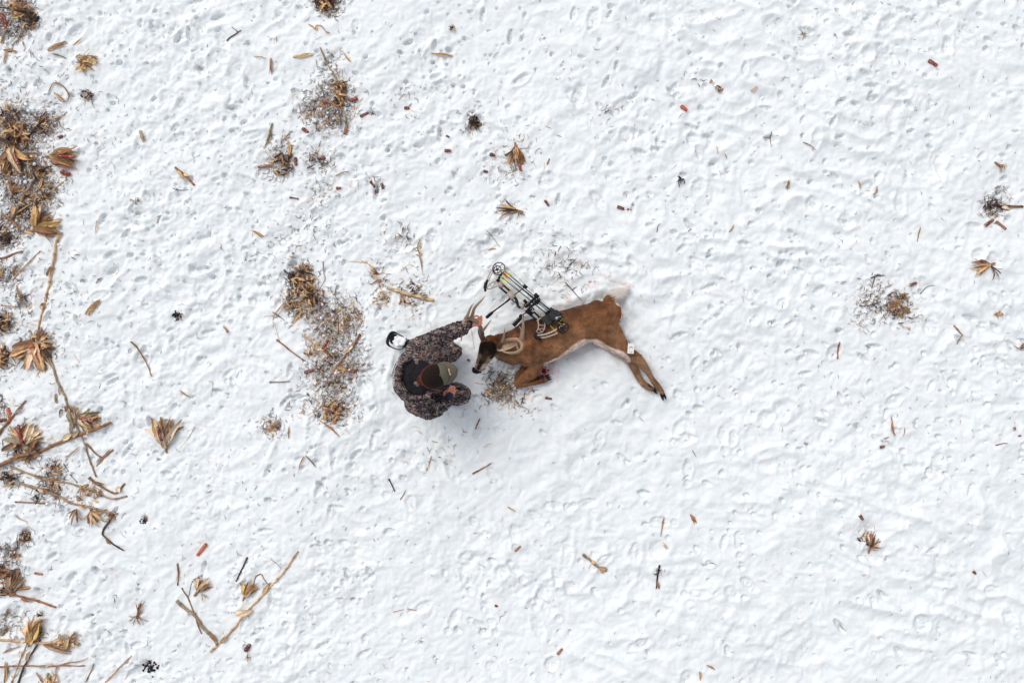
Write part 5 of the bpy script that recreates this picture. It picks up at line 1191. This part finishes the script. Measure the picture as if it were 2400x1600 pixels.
for (x, y, r, lab, tn, n, wd, ln) in (
 (55,22,24,'tangle of crisp brown leaves in the top left corner',MX,34,.013,.12), (72,52,20,'lower dark tail of the top left tangle',DK,22,.010,.10),
 (205,150,21,'compact shredded husk heap alone near the top left',('tan','brown','gold','brown'),44,.011,.09), (202,225,12,'small dark tuft right of the hoop-shaped leaf',DK,14,.007,.06),
 (35,318,32,'dense tangle above the drooping husk at the far left',MX,60,.012,.13), (20,275,26,'brown shredded strip at the left edge above the tangle',DK,34,.007,.09),
 (95,300,26,'twiggy tangle between the two cob-bearing husks and the top',DK,34,.006,.10), (62,385,30,'fine shreds between the two cob-bearing husks',MX,50,.006,.06),
 (20,392,22,'brown shreds below the drooping husk',MX,36,.008,.08), (95,405,16,'dark blades against the upper end of the thick grey stalk',DK,18,.014,.12),
 (60,490,34,'dark fibrous mat along the thick grey stalk',DK,56,.006,.06), (95,465,24,'loose bits between the tan cane and the spread husks',MX,30,.007,.07),
 (8,548,16,'black mat at the left edge below the curved stalk',DK,22,.009,.07), (8,560,12,'curled black leaf bits at the left edge',DK,12,.010,.06),
 (55,705,18,'small dark scraps below the broad brown leaf',DK,14,.006,.05), (5,755,18,'dark tuft at the left edge beside the curled brown leaf',DK,26,.010,.09), (6,835,20,'brown husk pile at the left edge beside the big bunch',('brown','tan','dark'),40,.014,.12),
 (90,815,30,'inner crumpled core of the big husk bunch',('tan','brown','grey','dark'),46,.016,.09), (215,985,14,'crumpled grey leaves at the mouth of the bagged husk',('grey','brown','tan'),20,.014,.07),
 (65,1052,30,'low brown bed of leaves under the fan-shaped husk',('brown','grey','dark','tan'),40,.014,.11), (132,1103,16,'upper part of the shredded litter between the parallel stalks',MX,34,.006,.05),
 (125,1140,17,'lower part of the shredded litter between the parallel stalks',MX,34,.006,.05), (20,1125,18,'dark tuft at the left edge left of the parallel stalks',DK,28,.008,.06), (88,1163,20,'black streaky bits under the lower parallel stalk',DK,18,.006,.06),
 (210,1160,30,'shaggy leaf bases between the two parallel stalks at their right end',('grey','brown','tan'),34,.010,.07), (262,1208,14,'brown curl of leaf at the bend of the dark crooked stalk',('brown','grey'),14,.010,.05), (60,1255,14,'small black and brown tuft at lower left',DK,26,.007,.05),
 (38,1302,8,'dark streak of leaf shreds above the pointed husk leaves',('brown','tan','dark'),10,.008,.06), (12,1345,18,'brown curled leaves at the left edge beside the pointed husk',MX,26,.014,.09), (8,1385,12,'dark coils at the left edge at the foot of the pointed husk',DK,14,.010,.06),
 (160,1500,22,'torn papery end of the level stalk',('grey','tan','brown'),18,.018,.09), (90,1485,14,'dark folded leaves at the foot of the tall upright husk',('grey','dark','brown'),12,.014,.10), (120,1600,18,'leaf scraps cut by the bottom left edge',LT,18,.014,.10),
 (765,4,22,'dark leafy tuft cut by the top edge',('brown','tan','dark','maroon'),46,.013,.09), (795,205,17,'dark fibrous mat at the foot of the weathered upright stalk',DK,50,.007,.07), (800,235,13,'black knotted leaf bases in the upper trodden patch',DK,34,.008,.07),
 (760,262,40,'scattered fine litter of the upper trodden patch',MX,90,.004,.035), (728,275,34,'fine litter at the left of the upper trodden patch',MX,54,.004,.03), (660,385,26,'dark leafy mat of the second litter patch',DK,50,.008,.07), (745,378,26,'curly fine shreds right of the second litter patch',('dark','brown','tan'),34,.004,.05),
 (705,650,30,'dark ring of leaves in the top of the matted clump',DK,70,.009,.10), (700,705,38,'brown shredded bed of the matted clump',('brown','tan','dark','gold'),110,.007,.05), (735,690,22,'dark right side of the matted clump',DK,44,.008,.07), (740,735,34,'fine litter between the matted clump and the stem pieces',MX,64,.004,.04),
 (815,745,34,'dark fine litter round the three stem pieces',MX,64,.005,.045), (775,790,44,'fine litter in the middle of the long patch',MX,70,.004,.04), (735,815,22,'tan shreds over the red cob at the left side',LT,30,.007,.06), (780,868,46,'fine litter in the lower litter patch',MX,90,.005,.05),
 (835,855,26,'sparse litter at the right of the lower patch',MX,30,.004,.04), (785,960,30,'shredded leaves of the lowest litter patch',MX,70,.007,.07), (775,925,40,'fine bits above the lowest litter patch',DK,50,.004,.035), (740,950,36,'sparse tan bits left of the lowest patch',MX,36,.004,.04), (635,1003,20,'small litter spot below the left of the patches',MX,24,.006,.05),
 (1112,288,13,'small dark stub of a cut stalk above the bow',('black','dark','brown'),50,.007,.05), (1205,390,24,'wispy shreds round the drooping golden husk',MX,24,.004,.05), (885,650,22,'shreds under the tan straws left of the bow',MX,30,.005,.05), (895,700,16,'tan tuft at the lower end of the tan straws',LT,22,.006,.05),
 (960,690,30,'dark shreds under the split tan stalk',DK,40,.006,.05), (1180,905,32,'dark wiry litter under the chest of the buck',DK,66,.005,.07), (1162,918,20,'tan leaf blades in the litter below the buck head',('tan','brown','olive'),12,.009,.09), (1215,925,34,'thin wiry bits below the folded legs',DK,44,.004,.06),
 (1140,875,20,'dark wiry bits between the muzzle and the front knee',('black','dark'),20,.004,.05), (2105,715,26,'matted brown litter of the right-hand patch',('brown','dark','olive','rust'),66,.008,.06), (2050,715,42,'fine dark bits at the left of the right-hand patch',DK,60,.004,.04), (2120,745,34,'fine bits at the bottom of the right-hand patch',DK,40,.004,.035),
 (2330,483,22,'black shreds round the dark wet stalk at the right edge',('black','dark','brown'),26,.006,.06), (2028,1262,15,'dark curls in the dark brown husk tuft',DK,24,.007,.05), (1578,1005,0,'',DK,0,.005,.04) , (1683,210,8,'small dark leaf knot in a pit at upper right',('dark','tan','grey'),16,.006,.04),
 (1060,66,6,'small black and tan scrap alone near the top',('black','tan'),9,.006,.05), (2210,85,0,'',DK,0,.1,.1), (1884,78,8,'small black scrap in a pit near the top right',('black','grey'),10,.005,.05), (1596,425,8,'dark scrap in a pit right of centre, upper half',('black','dark'),10,.006,.05),
 (945,545,24,'fine dark wisps above the hunter in the snow',DK,24,.004,.05), (1420,262,14,'faint grey scraps in a churned spot above the buck',('black','grey'),14,.003,.03), (1541,1340,10,'black crumbs beside the black wet stalk',('black','dark'),10,.005,.04), (1315,625,40,'thin dark wisps behind the bow',('black','dark','tan'),26,.003,.05),
 (2390,812,8,'black scrap cut by the right edge',('black','brown'),8,.009,.06), (2337,738,6,'small tan leaf knot at right, below the spider-like husk',('tan','brown'),10,.009,.04), (320,470,10,'small dark leaf pocket left of centre',('dark','grey'),8,.006,.05), (1032,1052,40,'sparse thin scraps below the hunter',('dark','grey','tan'),22,.003,.04)):
    if n: clump(x, y, r, lab, tn, n, wd=wd, ln=ln)
# ---- dark wet soil showing through
for (x, y, r, n, lab) in ((412,738,12,26,'blue-black soil clods on clean snow left of centre'), (350,1566,22,34,'patch of blue-black soil clods at the bottom left'), (338,1221,10,14,'small black soil clod spot at lower left')):
    root = empty('soil_clods', G(x, y), lab, 'soil clods', 'dark soil clods on the snow'); m = MB()
    for i in range(n): m.ball(G(x+dg.normal(0, r*.42), y+dg.normal(0, r*.42), .002), dg.uniform(.006, .015, 3)*(r/16)**.5, seg=6, rot=Matrix.Rotation(dg.uniform(0, 3), 3, 'Z'))
    o = m.build('clods', M['soil'], root, False)
# ---- uncountable chaff and snow crumbs
def scatter(n, seed, dw, base):
    g = np.random.default_rng(seed); out = []
    while len(out) < n:
        x = g.uniform(-6.3, 6.3, 4000); y = g.uniform(-4.4, 4.4, 4000); w = base+dw*(np.clip(patch_at(x, y), 0, .6)**1.6*1.8 if dw > 2.5 else 1.35*np.clip(.85*patch_at(x, y)+.15*dirt_at(x, y), 0, .6)**1.4)
        w *= np.where(x < -1.5, 1.5, 1.0)*np.where((x > 0) & (y < -1), .45, 1); k = g.random(4000) < w; out += list(zip(x[k], y[k]))
    return np.array(out[:n]), g
pts, g = scatter(8500, 61, 2.2, .018)
m = MB(); Vs = []; Fs = []; Cs = []; tl = ['tan', 'brown', 'dark', 'black', 'pale', 'rust', 'grey', 'gold']; dens = dirt_at(pts[:, 0], pts[:, 1])
for i, (x, y) in enumerate(pts):
    L = g.uniform(.012, .045)*(1.6 if dens[i] > .1 else (2.0 if g.random() < .10 else .9)); a = g.uniform(0, 6.28); w = g.uniform(.0010, .0034) if dens[i] > .09 else g.uniform(.0009, .0024); dx, dy = math.cos(a)*L/2, math.sin(a)*L/2; b = g.normal(0, L*.22)
    P = np.array([[x-dx, y-dy], [x-dy/L*b*2, y+dx/L*b*2], [x+dx, y+dy]]); z = ground(P[:, 0], P[:, 1])+g.uniform(0, .006)+np.array([0, .003, 0])
    n_ = np.array([-dy, dx])/(L/2)*w; top = np.column_stack([P, z+.0015]); ws = np.array([.5, 1, .3])[:, None]
    V = np.vstack([top+np.column_stack([n_*ws, [0]*3]), top-np.column_stack([n_*ws, [0]*3]), top-np.array([0, 0, .004])])
    Vs.append(V); k = i*9; Fs += [(k, k+3, k+4, k+1), (k+1, k+4, k+5, k+2), (k, k+1, k+7, k+6), (k+1, k+2, k+8, k+7), (k+3, k+6, k+7, k+4), (k+4, k+7, k+8, k+5)]
    c = TONE[tl[int(g.choice(8, p=[.12, .18, .28, .26, .04, .05, .04, .03] if dens[i] > .09 else [.07, .14, .38, .26, .03, .04, .06, .02]))]]; Cs.append(np.tile(np.array(c)*g.uniform(.7, 1.2), (9, 1)))
ch = to_obj('chaff', np.vstack(Vs), Fs, M['plant'], None, np.clip(np.vstack(Cs), 0, 1), False); tag(ch, 'fine corn chaff sprinkled over the trodden snow', 'chaff', None, 'stuff')
pts, g = scatter(2600, 67, 2.6, .001); Vs = []; Fs = []
base = np.array([[1,0,0],[-1,0,0],[0,1,0],[0,-1,0],[0,0,1],[0,0,-1],[.6,.6,.6],[-.6,.6,.6],[.6,-.6,.6],[-.6,-.6,.6]])
fc = [(0,6,8),(0,2,6),(2,7,6),(2,1,7),(1,9,7),(1,3,9),(3,8,9),(3,0,8),(6,4,8),(8,4,9),(9,4,7),(7,4,6),(0,5,2),(2,5,1),(1,5,3),(3,5,0)]
for i, (x, y) in enumerate(pts):
    r = min(.022, g.exponential(.0055)+.004); V = base*r*g.uniform(.5, 1.4, (10, 3)); a = g.uniform(0, 6.28); ca, sa = math.cos(a), math.sin(a)
    V = np.column_stack([V[:, 0]*ca-V[:, 1]*sa+x, V[:, 0]*sa+V[:, 1]*ca+y, V[:, 2]*.6+ground(x, y)+r*.15]); Vs.append(V); Fs += [tuple(q+i*10 for q in f) for f in fc]
cr = to_obj('snow_crumbs', np.vstack(Vs), Fs, M['packed'], None, None, True); tag(cr, 'loose crumbs of packed snow kicked up over the litter patches', 'snow crumbs', None, 'stuff')
